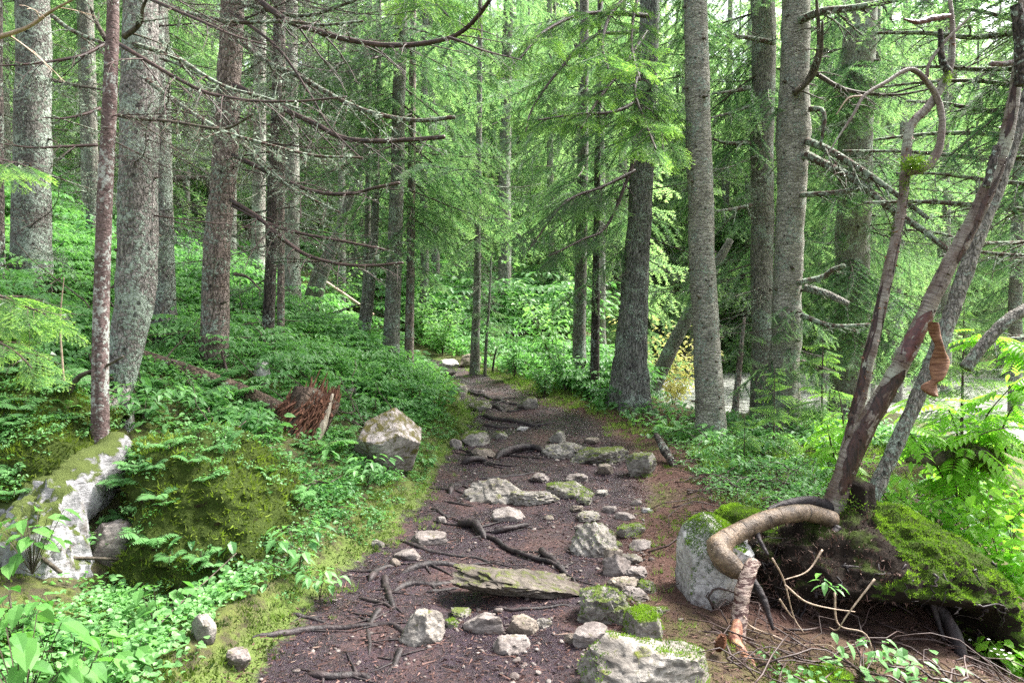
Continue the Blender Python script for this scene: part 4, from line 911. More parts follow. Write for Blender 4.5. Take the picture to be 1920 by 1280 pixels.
    # dark mossy collar where the stems meet the ground
    cb = np.array(at(1585, 1010, 4.3)); mb = MB(); zz = np.linspace(0, .42, 14); ang = lambda C_, a: 1 + .30 * np.cos(3 * a + .7)[None] * np.exp(-zz / .25)[:, None] + .15 * np.cos(5 * a)[None] + 0 * C_[:, :1]
    tube(mb, cb + np.stack([.02 + .10 * zz, 0 * zz, zz - .06], 1), .085 + .20 * np.exp(-zz / .16), 26, 0, .18, 31, ang)
    link('root_collar', mb.mesh('root_collar', M['soilmoss'], True, tuple(base)), o)
    # moss tufts
    g = np.random.default_rng(3)
    for (px, py, sx_, sy_, Y, n_) in [(1714, 308, 24, 13, 4.4, 700), (1775, 150, 7, 11, 4.5, 150), (1700, 345, 10, 22, 4.4, 120), (1600, 960, 28, 26, 4.2, 500), (1672, 430, 5, 18, 4.45, 70)]:
        mb = MB(); c = np.array(at(px, py, Y)); C = c + g.normal(0, 1, (n_, 3)) * np.array([sx_, 14 if sx_ > 6 else 6, sy_]) / FPX * Y * .55
        spikes(mb, C, g.normal(0, 1, (n_, 3)) + [0, 0, .2], g.uniform(.012, .03, n_), .0035, g)
        tag(link('moss', mb.mesh('moss', M['mossleaf_bright' if n_ > 140 else 'mossleaf'], False, tuple(base)), o), kind='stuff')
    return o
birch()
# ------------------------------------------------------------------ rocks
def yawed(P, a): return P @ np.array([[math.cos(a), math.sin(a), 0], [-math.sin(a), math.cos(a), 0], [0, 0, 1.]])
ROCKS = {}; PG = 'stones in and along the path'
def rock(label, px, py, w_, h_, depth=.8, mat='rock', seed=1, yaw=0., sink=.25, name='rock', group=None, cat='rock', moss=0, mossmat='mossleaf', loc=None, dims=None, **kw):
    """a stone whose foot is seen at (px, py), w_ x h_ photo pixels in size"""
    p = ground(px, py) if loc is None else Vector(loc)
    k = p.y / FPX
    if dims is None: dims = (w_ * k, w_ * k * depth, max(.05, h_ * k) * (1 + sink))
    P, f = rock_arr(seed, dims, **kw)
    if yaw: P = yawed(P, yaw)
    sink = sink + (.10 if group == PG else 0); c = p + Vector((0, dims[1] * .42, dims[2] * (.5 - sink))) if loc is None else p
    mb = MB(); mb.add(P, f)
    o = link(name, mb.mesh(name, M[mat]), None, c); tag(o, label, cat, group)
    if kw.get('planes') is not None or True:
        try: o.data.set_sharp_from_angle(angle=R(38))
        except Exception: pass
    if moss: moss_on(o, P, f, moss, mossmat, seed)
    ROCKS[label] = (o, P + np.array(c), f)
    return o
def moss_on(o, P, f, n, mat, seed, nzmin=.15, ln=(.008, .020), thr=-.05, wd=.0035, fr=2.2):
    g = np.random.default_rng(seed + 50); a, b, c = P[f[:, 0]], P[f[:, 1]], P[f[:, 2]]
    N = np.cross(b - a, c - a); A = np.linalg.norm(N, axis=1); N = N / (A[:, None] + 1e-9)
    cen = (a + b + c) / 3; w_ = A * (N[:, 2] > nzmin) * (fbm(cen * fr, 3, seed) + .25 * N[:, 2] > thr)
    if w_.sum() <= 0: return
    i = g.choice(len(f), n, p=w_ / w_.sum()); u = g.random((n, 2)); fl = u.sum(1) > 1; u[fl] = 1 - u[fl]
    C = a[i] + (b - a)[i] * u[:, :1] + (c - a)[i] * u[:, 1:]
    cl = np.clip(.5 + .9 * fbm(C * 11, 3, seed), 0, 1)
    mb = MB(); L = g.uniform(*ln, n) * (.5 + cl)
    spikes(mb, C - N[i] * .004, N[i] + g.normal(0, .55, (n, 3)) + [0, 0, .25], L, wd, g, 0, np.clip(1.5 * (cl - .22) + .35 * fbm(C * 3, 2, seed + 4) + g.normal(0, .10, n), 0, 1), g.random(n) * .5)
    tag(link('moss', mb.mesh('moss', M[mat], False), o), kind='stuff')
def rk(*a, **k): return rock(*a, **k)
PG = 'stones in and along the path'
rk('big blocky boulder blotched with brown moss, left of the path among leaves', 712, 893, 178, 122, .9, 'rock_blotch', 3, planes=[(-.25, -.60, .75, .62), (.75, -.2, .62, .66), (.55, -.75, -.35, .62), (-.9, -.1, .3, .62), (0, 1, .3, .6), (-.5, -.75, -.4, .62), (.95, .1, -.2, .72), (-.6, .4, .75, .70), (0, 0, -1, .8)], rough=.05, ridge=.025, sub=5, name='boulder', cat='boulder', sink=.12)
rk('long low slab with a dark undercut front lying across the path', 975, 1138, 250, 58, .62, 'rock_slab', 8, .10, planes=[(.42, -.15, .9, .40), (-.2, -.8, -.55, .52), (-.75, -.4, .55, .74), (-.1, .35, .95, .55), (.9, -.3, .2, .97), (.1, 1, .1, .7), (.3, -.9, -.2, .52), (0, 0, -1, .8)], rough=.26, ridge=.20, sub=5, sink=.10, slope=-.14, group=PG)
rk('upright grey stone beside the dark root end in the lower path', 790, 1212, 92, 74, .8, 'rock', 13, planes=[(-.3, -.7, .6, .66), (.6, -.5, .5, .7), (-.8, 0, .5, .75), (0, 0, 1, .85), (.95, -.1, .1, .8), (0, 1, 0, .8), (.3, -.8, -.2, .8)], sub=5, sink=.3, group=PG)
rk('rounded stone with a shaded left end, below the middle of the long slab', 908, 1192, 78, 44, .8, 'rock_clean', 21, sink=.35, group=PG)
rk('broken stone with a split dark face, lying under the right half of the long slab', 983, 1192, 66, 46, .7, 'rock_brown', 25, sink=.3, ridge=.12, group=PG)
rk('lowest pale lumpy stone in the middle of the muddy path', 955, 1228, 80, 44, .8, 'rock_clean', 34, sink=.35, group=PG)
rk('flat-topped tan block at the right edge of the lower path', 1113, 1214, 74, 46, .7, 'rock_clean', 44, .3, planes=[(-.2, -.3, .9, .55), (-.7, -.7, .1, .72), (.8, -.5, .1, .8), (0, 1, 0, .8), (.3, -.9, -.2, .65), (0, 0, -1, .8)], sink=.25, group=PG)
rk('jagged mossy rock joined to the right end of the long slab', 1140, 1172, 120, 78, .8, 'rock_moss', 52, ridge=.16, rough=.12, sub=5, sink=.25, moss=700, mossmat='mossleaf_bright', group=PG)
rk('square-edged rock with a flat green moss top, above the bottom right slab', 1214, 1206, 78, 66, 1.1, 'rock_moss', 61, -.2, planes=[(0, -.1, 1, .62), (-.8, -.5, .2, .7), (.2, -.95, .1, .7), (.9, 0, .3, .8), (0, 1, 0, .9)], ridge=.08, sub=5, moss=1500, mossmat='mossleaf_bright', group=PG)
rk('large ridged slab rock at the bottom edge, green in its hollows', 1228, 1320, 260, 118, .7, 'rock', 77, .12, planes=[(.35, .1, .9, .58), (-.45, -.55, .7, .60), (-.9, -.2, .2, .85), (.3, -.9, .1, .62), (.9, -.2, .2, .9), (0, 1, .2, .8)], ridge=.08, rough=.12, strat=.05, tilt=.5, sub=5, sink=.2, moss=1600, mossmat='mossleaf_bright', group=PG)
rk('pale fluted rock rising from the path with flaking grey sides', 930, 944, 118, 50, .55, 'rock', 83, planes=[(-.5, -.5, .7, .5), (.3, -.7, .65, .55), (.7, .1, .6, .7), (-.9, 0, .3, .95), (0, 1, .4, .7)], ridge=.14, strat=.10, tilt=1.2, sub=5, sink=.2, group=PG)
rk('crumbled low rock joining the fluted rock to the moss-topped one', 1000, 946, 90, 34, .6, 'rock', 91, ridge=.2, rough=.14, sub=5, sink=.3, group=PG)
rk('long flat rock with a grassy moss right end, in the row across the path', 1068, 934, 96, 36, .7, 'rock_moss', 95, ridge=.14, rough=.1, sub=5, sink=.25, moss=500, mossmat='mossleaf_bright', group=PG)
rk('lone wedge-shaped grey stone in the open mud of the path', 952, 980, 62, 28, .7, 'rock_clean', 104, planes=[(-.3, -.4, .85, .5), (.55, -.3, .75, .5), (-.9, -.2, .2, .9), (0, -1, 0, .7), (0, 1, 0, .8)], sink=.2, group=PG)
rk('small round pebble-like stone behind the wedge-shaped grey stone', 970, 966, 15, 13, .9, 'rock_clean', 105, sub=3, group=PG)
rk('small flat dark stone lying alone right of the wedge-shaped grey stone', 1030, 976, 22, 11, .7, 'rock_brown', 108, sub=3, group=PG)
rk('large striped white-grey rock with mossy top on the right side of the path', 1116, 1046, 90, 66, .8, 'rock', 112, planes=[(-.45, -.55, .65, .58), (.6, -.4, .65, .6), (.2, -.9, .2, .7), (-.9, 0, .3, .8), (0, 1, .3, .8)], ridge=.14, strat=.10, tilt=.9, sub=5, sink=.25, moss=500, mossmat='mossleaf_bright', group=PG)
rk('pyramid-shaped tan stone below the striped white-grey rock', 1160, 1082, 58, 50, .8, 'rock_clean', 120, planes=[(-.5, -.6, .55, .5), (.55, -.5, .6, .5), (0, .8, .6, .6), (0, -.9, -.1, .7), (.9, 0, 0, .9), (-.9, 0, 0, .9)], sink=.25, group=PG)
rk('pointed brown stone behind the pyramid-shaped tan stone', 1152, 1058, 40, 36, .8, 'rock_brown', 122, sink=.25, group=PG)
rk('knobbly pale rock where the upper roots meet the right edge of the path', 1066, 858, 88, 34, .8, 'rock', 131, ridge=.14, rough=.12, sub=5, sink=.3, group=PG)
rk('broad low outcrop rock with moss spots, right of the upper path', 1126, 872, 124, 40, .8, 'rock_moss', 138, ridge=.14, rough=.12, sub=5, sink=.3, moss=350, group=PG)
rk('dark-footed stone in front of the broad low outcrop', 1136, 890, 32, 30, .9, 'rock_brown', 140, sink=.25, group=PG)
rk('mossy two-part rock at the right end of the outcrop by the dead branches', 1204, 896, 62, 58, .9, 'rock_moss', 147, ridge=.12, sub=5, sink=.2, moss=400, mossmat='mossleaf', group=PG)
rk('mossy pointed rock standing behind the knobbly pale rock', 1048, 832, 36, 30, .9, 'rock_moss', 149, sink=.25, group=PG)
rk('small stone propping the left end of the upper curved root', 905, 858, 46, 22, .8, 'rock_brown', 152, sink=.3, group=PG)
rk('rounded half-mossy rock at the left edge of the upper path', 888, 838, 56, 38, .9, 'rock_moss', 158, sink=.25, moss=250, mossmat='mossleaf_bright', group=PG)
rk('narrow pale stone left of the rounded half-mossy rock', 855, 842, 28, 26, .8, 'rock_clean', 160, sink=.25, group=PG)
rk('small mossy hump in the path right of the rounded half-mossy rock', 938, 824, 30, 18, .9, 'rock_moss', 163, moss=150, group=PG)
rk('flat grey stone set in the moss on the left edge of the path', 803, 1024, 70, 30, .8, 'rock_clean', 171, .1, planes=[(0, -.15, 1, .5), (-.8, -.3, .3, .8), (.3, -.95, .1, .7), (.9, 0, .1, .9), (0, 1, 0, .8)], sink=.3, group=PG)
rk('small white stone left of the path near the three short sticks', 827, 982, 24, 16, .8, 'rock_clean', 173, sub=3, group=PG)
rk('thin tilted stone edging the moss left of the flat grey stone', 706, 1030, 28, 24, .6, 'rock', 175, .5, group=PG)
rk('cracked low stone between the flat grey stone and the curving root', 764, 1052, 60, 24, .7, 'rock_clean', 179, ridge=.12, sink=.3, group=PG)
rk('short upright pinkish stone in front of the cracked low stone', 739, 1062, 22, 22, .8, 'rock_brown', 180, sub=3, sink=.3, group=PG)
for k, (px, py, w_, h_) in enumerate([(1044, 850, 34, 18), (1082, 906, 40, 20), (1098, 946, 34, 20), (1082, 960, 26, 14), (1102, 978, 44, 22), (1090, 1000, 34, 18), (1138, 1012, 34, 20), (1150, 1030, 30, 18), (1186, 1058, 38, 20), (1196, 1088, 46, 26), (1212, 1112, 40, 24), (1176, 1112, 54, 30), (1160, 1136, 40, 24), (1196, 1128, 46, 26), (1236, 1160, 40, 22), (1246, 1232, 46, 26), (1188, 1240, 52, 28), (1156, 1262, 60, 36), (1100, 1262, 30, 18), (1070, 1204, 22, 12), (1020, 1176, 26, 14), (862, 1158, 34, 16), (846, 1180, 24, 12), (1052, 1092, 20, 10), (1130, 930, 26, 14), (1012, 904, 40, 20)]):
    rk('small rough stone of the broken ledge running down the right edge of the path', px, py, w_ * 1.15, h_ * .9, .9, ('rock', 'rock_clean', 'rock_moss', 'rock_brown')[k % 4 if k % 7 else 2], 400 + k, k * .9, sink=.40, ridge=.20, rough=.20, group='small stones of the broken ledge', sub=4, moss=(120 if k % 4 == 2 else 0), mossmat='mossleaf_bright')
rk('small pale cube of stone alone on the needle litter right of the path', 1196, 948, 22, 15, .9, 'rock_clean', 184, sub=3, group=PG)
rk('flat white chip of stone beside the leaves right of the needle litter', 1213, 962, 22, 9, .7, 'rock_white', 186, sub=3, group=PG)
rk('flat pale stone right of the striped white-grey rock top', 1174, 976, 40, 16, .7, 'rock_clean', 189, ridge=.12, group=PG)
rk('bone-coloured long stone with a mossy right end, pointing at the leaves', 1184, 1006, 66, 28, .5, 'rock_moss', 192, .5, ridge=.1, moss=350, mossmat='mossleaf_bright', group=PG)
rk('half-sunk pale rock among leaves below the bone-coloured stone', 1206, 1030, 50, 22, .8, 'rock_clean', 195, sink=.4, group=PG)
rk('three-cornered pale stone left of the flat pale stone', 1143, 962, 30, 18, .8, 'rock_clean', 197, sub=3, group=PG)
rk('smooth grey stone standing in the leaves at the lower left', 375, 1204, 48, 66, .8, 'rock', 203, -.3, rough=.14, ridge=.10, sink=.30)
rk('rough mossy-footed stone at the lower left corner of the path', 440, 1262, 52, 44, .8, 'rock_clean', 205, sink=.25)
rk('pinkish block wedged beneath the overhanging pale cliff', 196, 1068, 82, 90, .9, 'rock_clean', 211, planes=[(.3, -.7, .6, .7), (-.6, -.6, .5, .75), (.9, -.2, .2, .75), (0, 0, 1, .8), (0, 1, 0, .8), (.2, -.9, -.3, .75)], sink=.2)
rk('bright bare rock at the far end of the path', 842, 692, 46, 26, .9, 'rock_white', 221, ridge=.1, sink=.3)
rk('dull grey rock just below the bright bare one at the path end', 836, 706, 36, 18, .9, 'rock', 223, ridge=.1, sink=.3)
rk('dark mossy boulder behind the lone speckled spruce', 878, 690, 44, 36, .9, 'rock_brown', 225, moss=300, sink=.3)
rk('white weathered stone standing behind the broken stump', 488, 722, 34, 50, .8, 'rock_white', 227, sink=.2)
rk('mossy hummock rock at the foot of the leaning trunks', 575, 668, 84, 34, .9, 'rock_moss', 231, moss=500, sink=.3)
rk('mossy hummock rock left of the twin thin stems', 650, 672, 50, 34, .9, 'rock_moss', 235, moss=400, sink=.3)
rk('grey stone peeping from leaves on the bank above the blotched boulder', 652, 738, 28, 16, .9, 'rock', 237, sub=3)
rk('root-wrapped rock at the left rim of the far path', 856, 742, 44, 28, .9, 'rock_moss', 239, moss=200)
rk('low mossy rock in the middle of the far stepped roots', 900, 770, 48, 20, .9, 'rock_moss', 241, moss=200)
rk('leaf-ringed mossy stone right of the far path', 990, 768, 40, 26, .9, 'rock_moss', 243, moss=200)
rk('flat whitish stone in the path below the far stepped roots', 980, 808, 24, 9, .7, 'rock_white', 245, sub=3)
rk('small grey boulder on the red needle bank below the buttressed spruce', 1112, 834, 30, 16, .9, 'rock_brown', 247, sub=3)

# pale rock outcrop with its moss cap, mossy boulder, stone under the arching root
oc = at(5, 905, 4.15)
def outcrop():
    rows = [[(-300, 700, 6.2), (-40, 700, 6.0), (90, 740, 5.9), (160, 800, 5.8), (240, 840, 5.7)],
            [(-300, 630, 5.1), (-40, 640, 5.0), (80, 690, 4.85), (160, 765, 4.75), (232, 792, 4.75)],
            [(-300, 760, 4.5), (-30, 760, 4.4), (75, 800, 4.3), (150, 836, 4.35), (214, 815, 4.6)],
            [(-300, 950, 4.0), (-10, 950, 3.9), (62, 905, 3.95), (128, 862, 4.12), (192, 832, 4.45)],
            [(-300, 1000, 3.9), (10, 1020, 3.82), (95, 960, 3.92), (165, 890, 4.12), (222, 815, 4.5)],
            [(-300, 1080, 3.85), (25, 1090, 3.80), (118, 1000, 3.98), (196, 925, 4.22), (240, 838, 4.6)],
            [(-300, 1150, 3.9), (40, 1150, 3.95), (120, 1040, 4.25), (200, 960, 4.5), (244, 870, 4.9)],
            [(-300, 1350, 4.0), (50, 1300, 4.1), (120, 1200, 4.5), (200, 1120, 4.8), (248, 1030, 5.2)]]
    G = np.array([[np.array(at(*q)) for q in r] for r in rows]); nu, nv = 90, 130
    R1 = np.stack([resample(r, nu)[0] for r in G]); S = np.stack([resample(R1[:, k], nv)[0] for k in range(nu)], 1)   # nv x nu x 3
    dd_ = np.concatenate([np.zeros((1, nu)), np.cumsum(np.linalg.norm(np.diff(R1, axis=0), axis=2), 0)]); dd_ /= dd_[-1:]
    dv = np.gradient(S, axis=0); du = np.gradient(S, axis=1); N = np.cross(du, dv); N /= np.linalg.norm(N, axis=2)[..., None] + 1e-9
    if N[40:80, :, 1].mean() > 0: N = -N
    vv = np.stack([np.interp(np.linspace(0, 1, nv), dd_[:, k], np.arange(8)) for k in range(nu)], 1); vb = vv - 3 + .45 * fbm(S * 4, 3, 5)
    ridge_ = 1 - 2 * np.abs(fbm(S * np.array([5, 5, 2.2]), 4, 12))
    d = np.where(vb < 0, .05 * fbm(S * 7, 4, 3) + .05 * smooth(-vb / .5), .045 * ridge_ + .03 * fbm(S * 11, 3, 8))
    S = S + N * d[..., None]
    ii = np.arange(nv * nu).reshape(nv, nu); q = np.stack([ii[:-1, :-1], ii[:-1, 1:], ii[1:, 1:], ii[1:, :-1]], -1).reshape(-1, 4)
    mossy = vb.ravel()[q].mean(1) < 0; V = S.reshape(-1, 3); c = V.mean(0); mb = MB()
    mb.add(V, None, q[mossy], None, 0); mb.F4.append(q[~mossy]); mb.M4.append(np.full((~mossy).sum(), 1))
    o = tag(link('rock_outcrop', mb.mesh('rock_outcrop', [M['moss_bed'], M['rock_cliff']], True, c), None, c), 'tall moss-capped rock outcrop with a bare pale cliff face at the left edge', 'outcrop')
    f = np.concatenate([q[mossy][:, [0, 1, 2]], q[mossy][:, [0, 2, 3]]]); nf_ = np.cross(V[f[:, 1]] - V[f[:, 0]], V[f[:, 2]] - V[f[:, 0]]); fl_ = nf_[:, 2] < 0; f[fl_] = f[fl_][:, ::-1]
    moss_on(o, V - c, f, 22000, 'mossleaf', 7, -.2, (.02, .055), -.35, .0065, 2.0)
    ROCKS['tall moss-capped rock outcrop'] = (o, V, f)
outcrop()
rk('pale rock foot of the cliff running down into the leaves', 0, 0, 0, 0, mat='rock_cliff', seed=305, loc=at(70, 1035, 3.78), dims=(.56, .5, .95), nf=9, rough=.22, ridge=.14, sub=5, soft=.4)
mbp = at(378, 955, 4.45)
rk('low broad boulder wholly cushioned in olive moss beside the outcrop', 0, 0, 0, 0, mat='moss_bed', seed=311, loc=mbp, dims=(1.22, 1.1, 1.06), planes=[(-.1, -.2, .95, .86), (-.85, -.5, .2, .74), (.62, -.25, .75, .66), (.25, -.85, .45, .72), (0, 1, .2, .8), (.9, 0, .2, .88)], rough=.22, ridge=.04, sub=6, lump=.07, soft=.6, name='boulder', cat='boulder')
o_, P_, f_ = ROCKS['low broad boulder wholly cushioned in olive moss beside the outcrop']
moss_on(o_, P_ - np.array(o_.location), f_, 24000, 'mossleaf', 8, -.25, (.018, .05), -.20, .0065, 1.8)
rk('white cracked block with a green moss collar under the arching root', 0, 0, 0, 0, mat='rock_white', seed=321, loc=at(1338, 1062, 3.95), dims=(.46, .5, .62), planes=[(-.25, -.85, .2, .62), (-.55, -.35, .75, .68), (.5, -.6, -.45, .62), (-.95, -.1, .1, .72), (.3, -.2, .9, .72), (0, 1, 0, .8), (.9, 0, 0, .9)], rough=.05, ridge=.03, sub=5)
o_, P_, f_ = ROCKS['white cracked block with a green moss collar under the arching root']
moss_on(o_, P_ - np.array(o_.location), f_, 11000, 'mossleaf_bright', 9, .25, (.007, .018), .12, .004, 3)
# root mound
def mound():
    v, f = ico(6); c = np.array(at(1625, 1135, 4.28))
    r = np.array([.88, .76, .66])
    P = v.copy()
    rad = 1 + .14 * fbm(v * 2.2 + 4, 4, 12) + .07 * fbm(v * 7, 3, 14)
    hol = np.exp(-(((v[:, 0] - .10) / .42) ** 2 + ((v[:, 1] + .9) / .45) ** 2 + ((v[:, 2] + .12) / .30) ** 2))
    P = v * rad[:, None] * r
    P[:, 2] -= .10 * np.clip(P[:, 0], 0, 1) ** 1.3 * 2.2
    lowm = smooth((.50 - v[:, 2]) / .45) * smooth((-v[:, 1] + .05) / .5) * np.exp(-((v[:, 0] - .02) / .62) ** 4)
    P[:, 1] += .80 * lowm
    P = P * (1 + .07 * fbm(v * 9, 4, 77) + .04 * fbm(v * 30, 2, 78))[:, None]
    mb = MB(); mb.add(P, f)
    o = tag(link('root_mound', mb.mesh('root_mound', M['soilmoss']), None, c), 'dark earthy root mound with a shadowed hollow and a mossy right flank', 'mound')
    rt = P[f].mean(1); keep = (rt[:, 0] > -.02 + .12 * fbm(rt * 4, 2, 6)) | (fbm(rt * 3, 3, 9) > .22)
    moss_on(o, P, f[keep], 60000, 'mossleaf_bright', 11, .12, (.008, .022), -.45, .0042, 2.0)
    moss_on(o, P, f[~keep], 12000, 'litter', 13, -.9, (.010, .04), -.9, .004, 2.0)
    o.data.materials.append(M['moss_bed']); mi = np.zeros(len(f), np.int32); mi[keep & (np.cross(P[f[:, 1]] - P[f[:, 0]], P[f[:, 2]] - P[f[:, 0]])[:, 2] > 0)] = 1; o.data.polygons.foreach_set('material_index', mi)
    g = np.random.default_rng(21); N = v; mbr = MB(); cand = np.where((P[:, 1] < .05) & (v[:, 2] > -.5) & (v[:, 2] < .75) & (P[:, 0] < .55))[0]
    for k in range(110):
        q0 = P[g.choice(cand)]; d = np.array([g.normal(0, .6), g.normal(0, .3), -g.uniform(.1, 1)]); l = g.uniform(.08, .4); q = q0 + d / np.linalg.norm(d) * l * np.linspace(0, 1, 9)[:, None] + np.cumsum(g.normal(0, .012, (9, 3)), 0) + [0, -.01, 0]
        j = np.argmin(((P[None, cand] - q[:, None]) ** 2).sum(2), 1); q = .25 * q + .75 * P[cand][j] + [0, -.006, .004]; r = g.uniform(.002, .009); tube(mbr, q, np.linspace(r, r * .3, 9), 6, 0, .15, k)
    tag(link('root_mat', mbr.mesh('root_mat', M['root']), o), kind='stuff')
    return o
mound()
rk('small cushion of bright moss at the bottom right below the mound', 0, 0, 0, 0, mat='moss_bed', seed=331, loc=at(1555, 1285, 3.15), dims=(.28, .28, .16), rough=.1, ridge=.03, moss=3500, mossmat='mossleaf_bright', name='moss_cushion', cat='moss')
rk('green moss lump behind the arching root', 0, 0, 0, 0, mat='moss_bed', seed=333, loc=at(1385, 975, 4.2), dims=(.34, .3, .20), rough=.1, ridge=.03, moss=4000, mossmat='mossleaf_bright', name='moss_cushion', cat='moss')
# mossy broken branch stub behind the birch
def stub():
    P = np.array([np.array(at(px, py, 4.9)) for px, py in [(1700, 862), (1760, 858), (1820, 852), (1868, 866)]]); C, s = resample(P, 24)
    mb = MB(); tube(mb, C, np.interp(np.linspace(0, 1, 24), [0, .3, .8, 1], [.02, .055, .075, .05]), 14, 0, .25, 5)
    o = tag(link('dead_log', mb.mesh('dead_log', M['twig_dark'], True, P[0]), None, P[0]), 'short dark broken limb wrapped in moss at its right end, behind the birch', 'dead limb')
    g = np.random.default_rng(4); n = 2600; i = g.integers(9, 24, n); a = g.uniform(0, 6.28, n); C2 = C[i] + np.stack([g.normal(0, .01, n), np.cos(a) * .07, np.sin(a) * .07], 1)
    mb = MB(); spikes(mb, C2 - P[0], np.stack([0 * a, np.cos(a), np.sin(a) - .3], 1) + g.normal(0, .4, (n, 3)), g.uniform(.015, .05, n), .004, g)
    link('moss', mb.mesh('moss', M['mossleaf'], False), o)
stub()

# ------------------------------------------------------------------ broken stump, fallen log, sticks
def stump():
    P = np.array([np.array(at(px, py, Y)) for px, py, Y in [(532, 905, 5.9), (548, 840, 6.0), (572, 785, 6.1), (590, 742, 6.2)]]); C, s = resample(P, 26)
    o = empty('broken_stump', tuple(P[0]), 'leaning broken stump with a red-brown splintered top beside the blotched boulder', 'stump')
    g = np.random.default_rng(8)
    def lob(C_, a): return 1 + .18 * np.cos(3 * a + 1)[None] + .12 * np.cos(7 * a)[None] + 0 * C_[:, :1]
    mb = MB(); tube(mb, C, np.interp(np.linspace(0, 1, 26), [0, .4, 1], [.11, .15, .19]), 26, 0, .22, 6, lob)
    link('trunk', mb.mesh('trunk', M['bark_root_log'], True, P[0]), o)
    mb = MB(); T = (C[-1] - C[-3]); T /= np.linalg.norm(T)
    for k in range(190):
        a = g.uniform(0, 6.28); rr = .24 * math.sqrt(g.random()); b = C[-1 - g.integers(0, 8)] + np.array([math.cos(a) * rr, math.sin(a) * rr, 0]) - T * .02
        d = T + g.normal(0, .22, 3) + np.array([.12, 0, .15]); l = g.uniform(.08, .20) * (1.25 - rr / .3)
        q = b + d * l * np.linspace(0, 1, 3)[:, None]; tube(mb, q, np.array([.017, .011, .002]) * g.uniform(.5, 1.3), 4, 0, 0)
    for k in range(420):
        a = g.uniform(2.9, 6.0); i = g.integers(6, 25); b = C[i] + np.array([math.cos(a), math.sin(a), 0]) * (.13 + .1 * i / 25)
        q = b + (-T * .8 + np.array([-.35, 0, -.1]) + g.normal(0, .2, 3)) * g.uniform(.08, .2) * np.linspace(0, 1, 3)[:, None]; tube(mb, q, np.array([.010, .007, .001]), 4, 0, 0)
    c = link('splintered_top', mb.mesh('splintered_top', M['rotten'], False, P[0]), o); c['label'] = 'torn red-brown wood fibres'
    P2 = np.array([np.array(at(px, py, Y)) for px, py, Y in [(590, 880, 5.95), (596, 820, 6.0), (612, 775, 6.05), (624, 738, 6.1)]]); C2, s = resample(P2, 14)
    mb = MB(); tube(mb, C2, np.interp(np.linspace(0, 1, 14), [0, .5, 1], [.03, .05, .012]), 8, 0, .2, 9); link('side_slab', mb.mesh('side_slab', M['palewood'], True, P[0]), o)
stump()
def log(name, label, pts, r, mat, seed, cat='log', ns=16, rough=.12, group=None, rest=False):
    P = np.array([np.array(at(*q)) for q in pts])
    if rest: P[:, 2] = np.maximum(P[:, 2], H(P[:, 0], P[:, 1]) + r[0] * .7)
    C, s = resample(P, 40); rr = np.interp(np.linspace(0, 1, 40), np.linspace(0, 1, len(r)), r)
    mb = MB(); tube(mb, C, rr, ns, 0, rough, seed); return tag(link(name, mb.mesh(name, M[mat], True, P[0]), None, P[0]), label, cat, group)
log('fallen_log', 'fallen brown log half hidden by leaves, left of the broken stump', [(255, 728, 6.1), (330, 745, 6.1), (410, 768, 6.15), (470, 785, 6.2), (545, 800, 6.2)], [.07, .07, .075, .08, .09], 'bark_root_log', 3, rest=True)
log('fallen_branch', 'straight reddish fallen branch lying below the fallen log', [(262, 783, 5.7), (340, 783, 5.7), (400, 780, 5.75), (450, 776, 5.8)], [.014, .018, .02, .014], 'twig', 4, 'branch', 8, rest=True)
log('leaning_stick', 'dry stick leaning against the foot of the cracked spruce', [(448, 758, 6.3), (432, 715, 6.4), (424, 690, 6.5), (416, 660, 6.6)], [.018, .017, .015, .01], 'twig', 5, 'stick', 8)
log('leaning_stick', 'thin upright dead stem left of the red-brown sapling', [(122, 728, 4.6), (117, 680, 4.6), (113, 600, 4.6), (120, 520, 4.6)], [.007, .006, .005, .003], 'twig_pale', 6, 'stick', 6, .05)
log('leaning_stick', 'dark crooked stick crossing the foot of the red-brown sapling', [(130, 735, 4.55), (150, 705, 4.5), (190, 690, 4.45), (232, 668, 4.4)], [.02, .016, .010, .006], 'twig_dark', 7, 'stick', 7)
log('fallen_branch', 'mossy dark branch slanting down near the mossy two-part rock', [(1230, 815, 7.6), (1250, 850, 7.2), (1268, 880, 6.9)], [.03, .05, .03], 'bark_dark', 8, 'branch', 10, .2)
log('fallen_branch', 'white bleached pole lying in the light on the upper left slope', [(590, 515, 14), (650, 555, 14), (700, 590, 14)], [.03, .035, .03], 'twig_pale', 9, 'branch', 7)
TW = [[(1448, 1046), (1470, 1088), (1488, 1155), (1506, 1184)], [(1542, 1030), (1514, 1070), (1472, 1086)], [(1472, 1096), (1510, 1127), (1558, 1140), (1603, 1146)], [(1395, 1155), (1408, 1174), (1448, 1190), (1495, 1208), (1551, 1208), (1567, 1218)], [(1565, 1110), (1572, 1170), (1625, 1190), (1640, 1260)], [(1640, 1085), (1590, 1150), (1570, 1180), (1555, 1175)], [(1462, 1123), (1480, 1150), (1490, 1160)]]
o = empty('twig_tangle', tuple(at(1500, 1200, 3.4)), 'tangle of bare pale twigs hanging in front of the mound hollow', 'twigs')
for k, pts in enumerate(TW):
    P = np.array([np.array(at(px, py, 3.45 + .05 * math.sin(k * 2 + i))) for i, (px, py) in enumerate(pts)]); C, s = resample(P, 24)
    mb = MB(); tube(mb, C, np.linspace(.0055, .0025, 24), 6, 0, .2, k); link('twig', mb.mesh('twig', M['twig_pale'], True, tuple(o.location)), o)
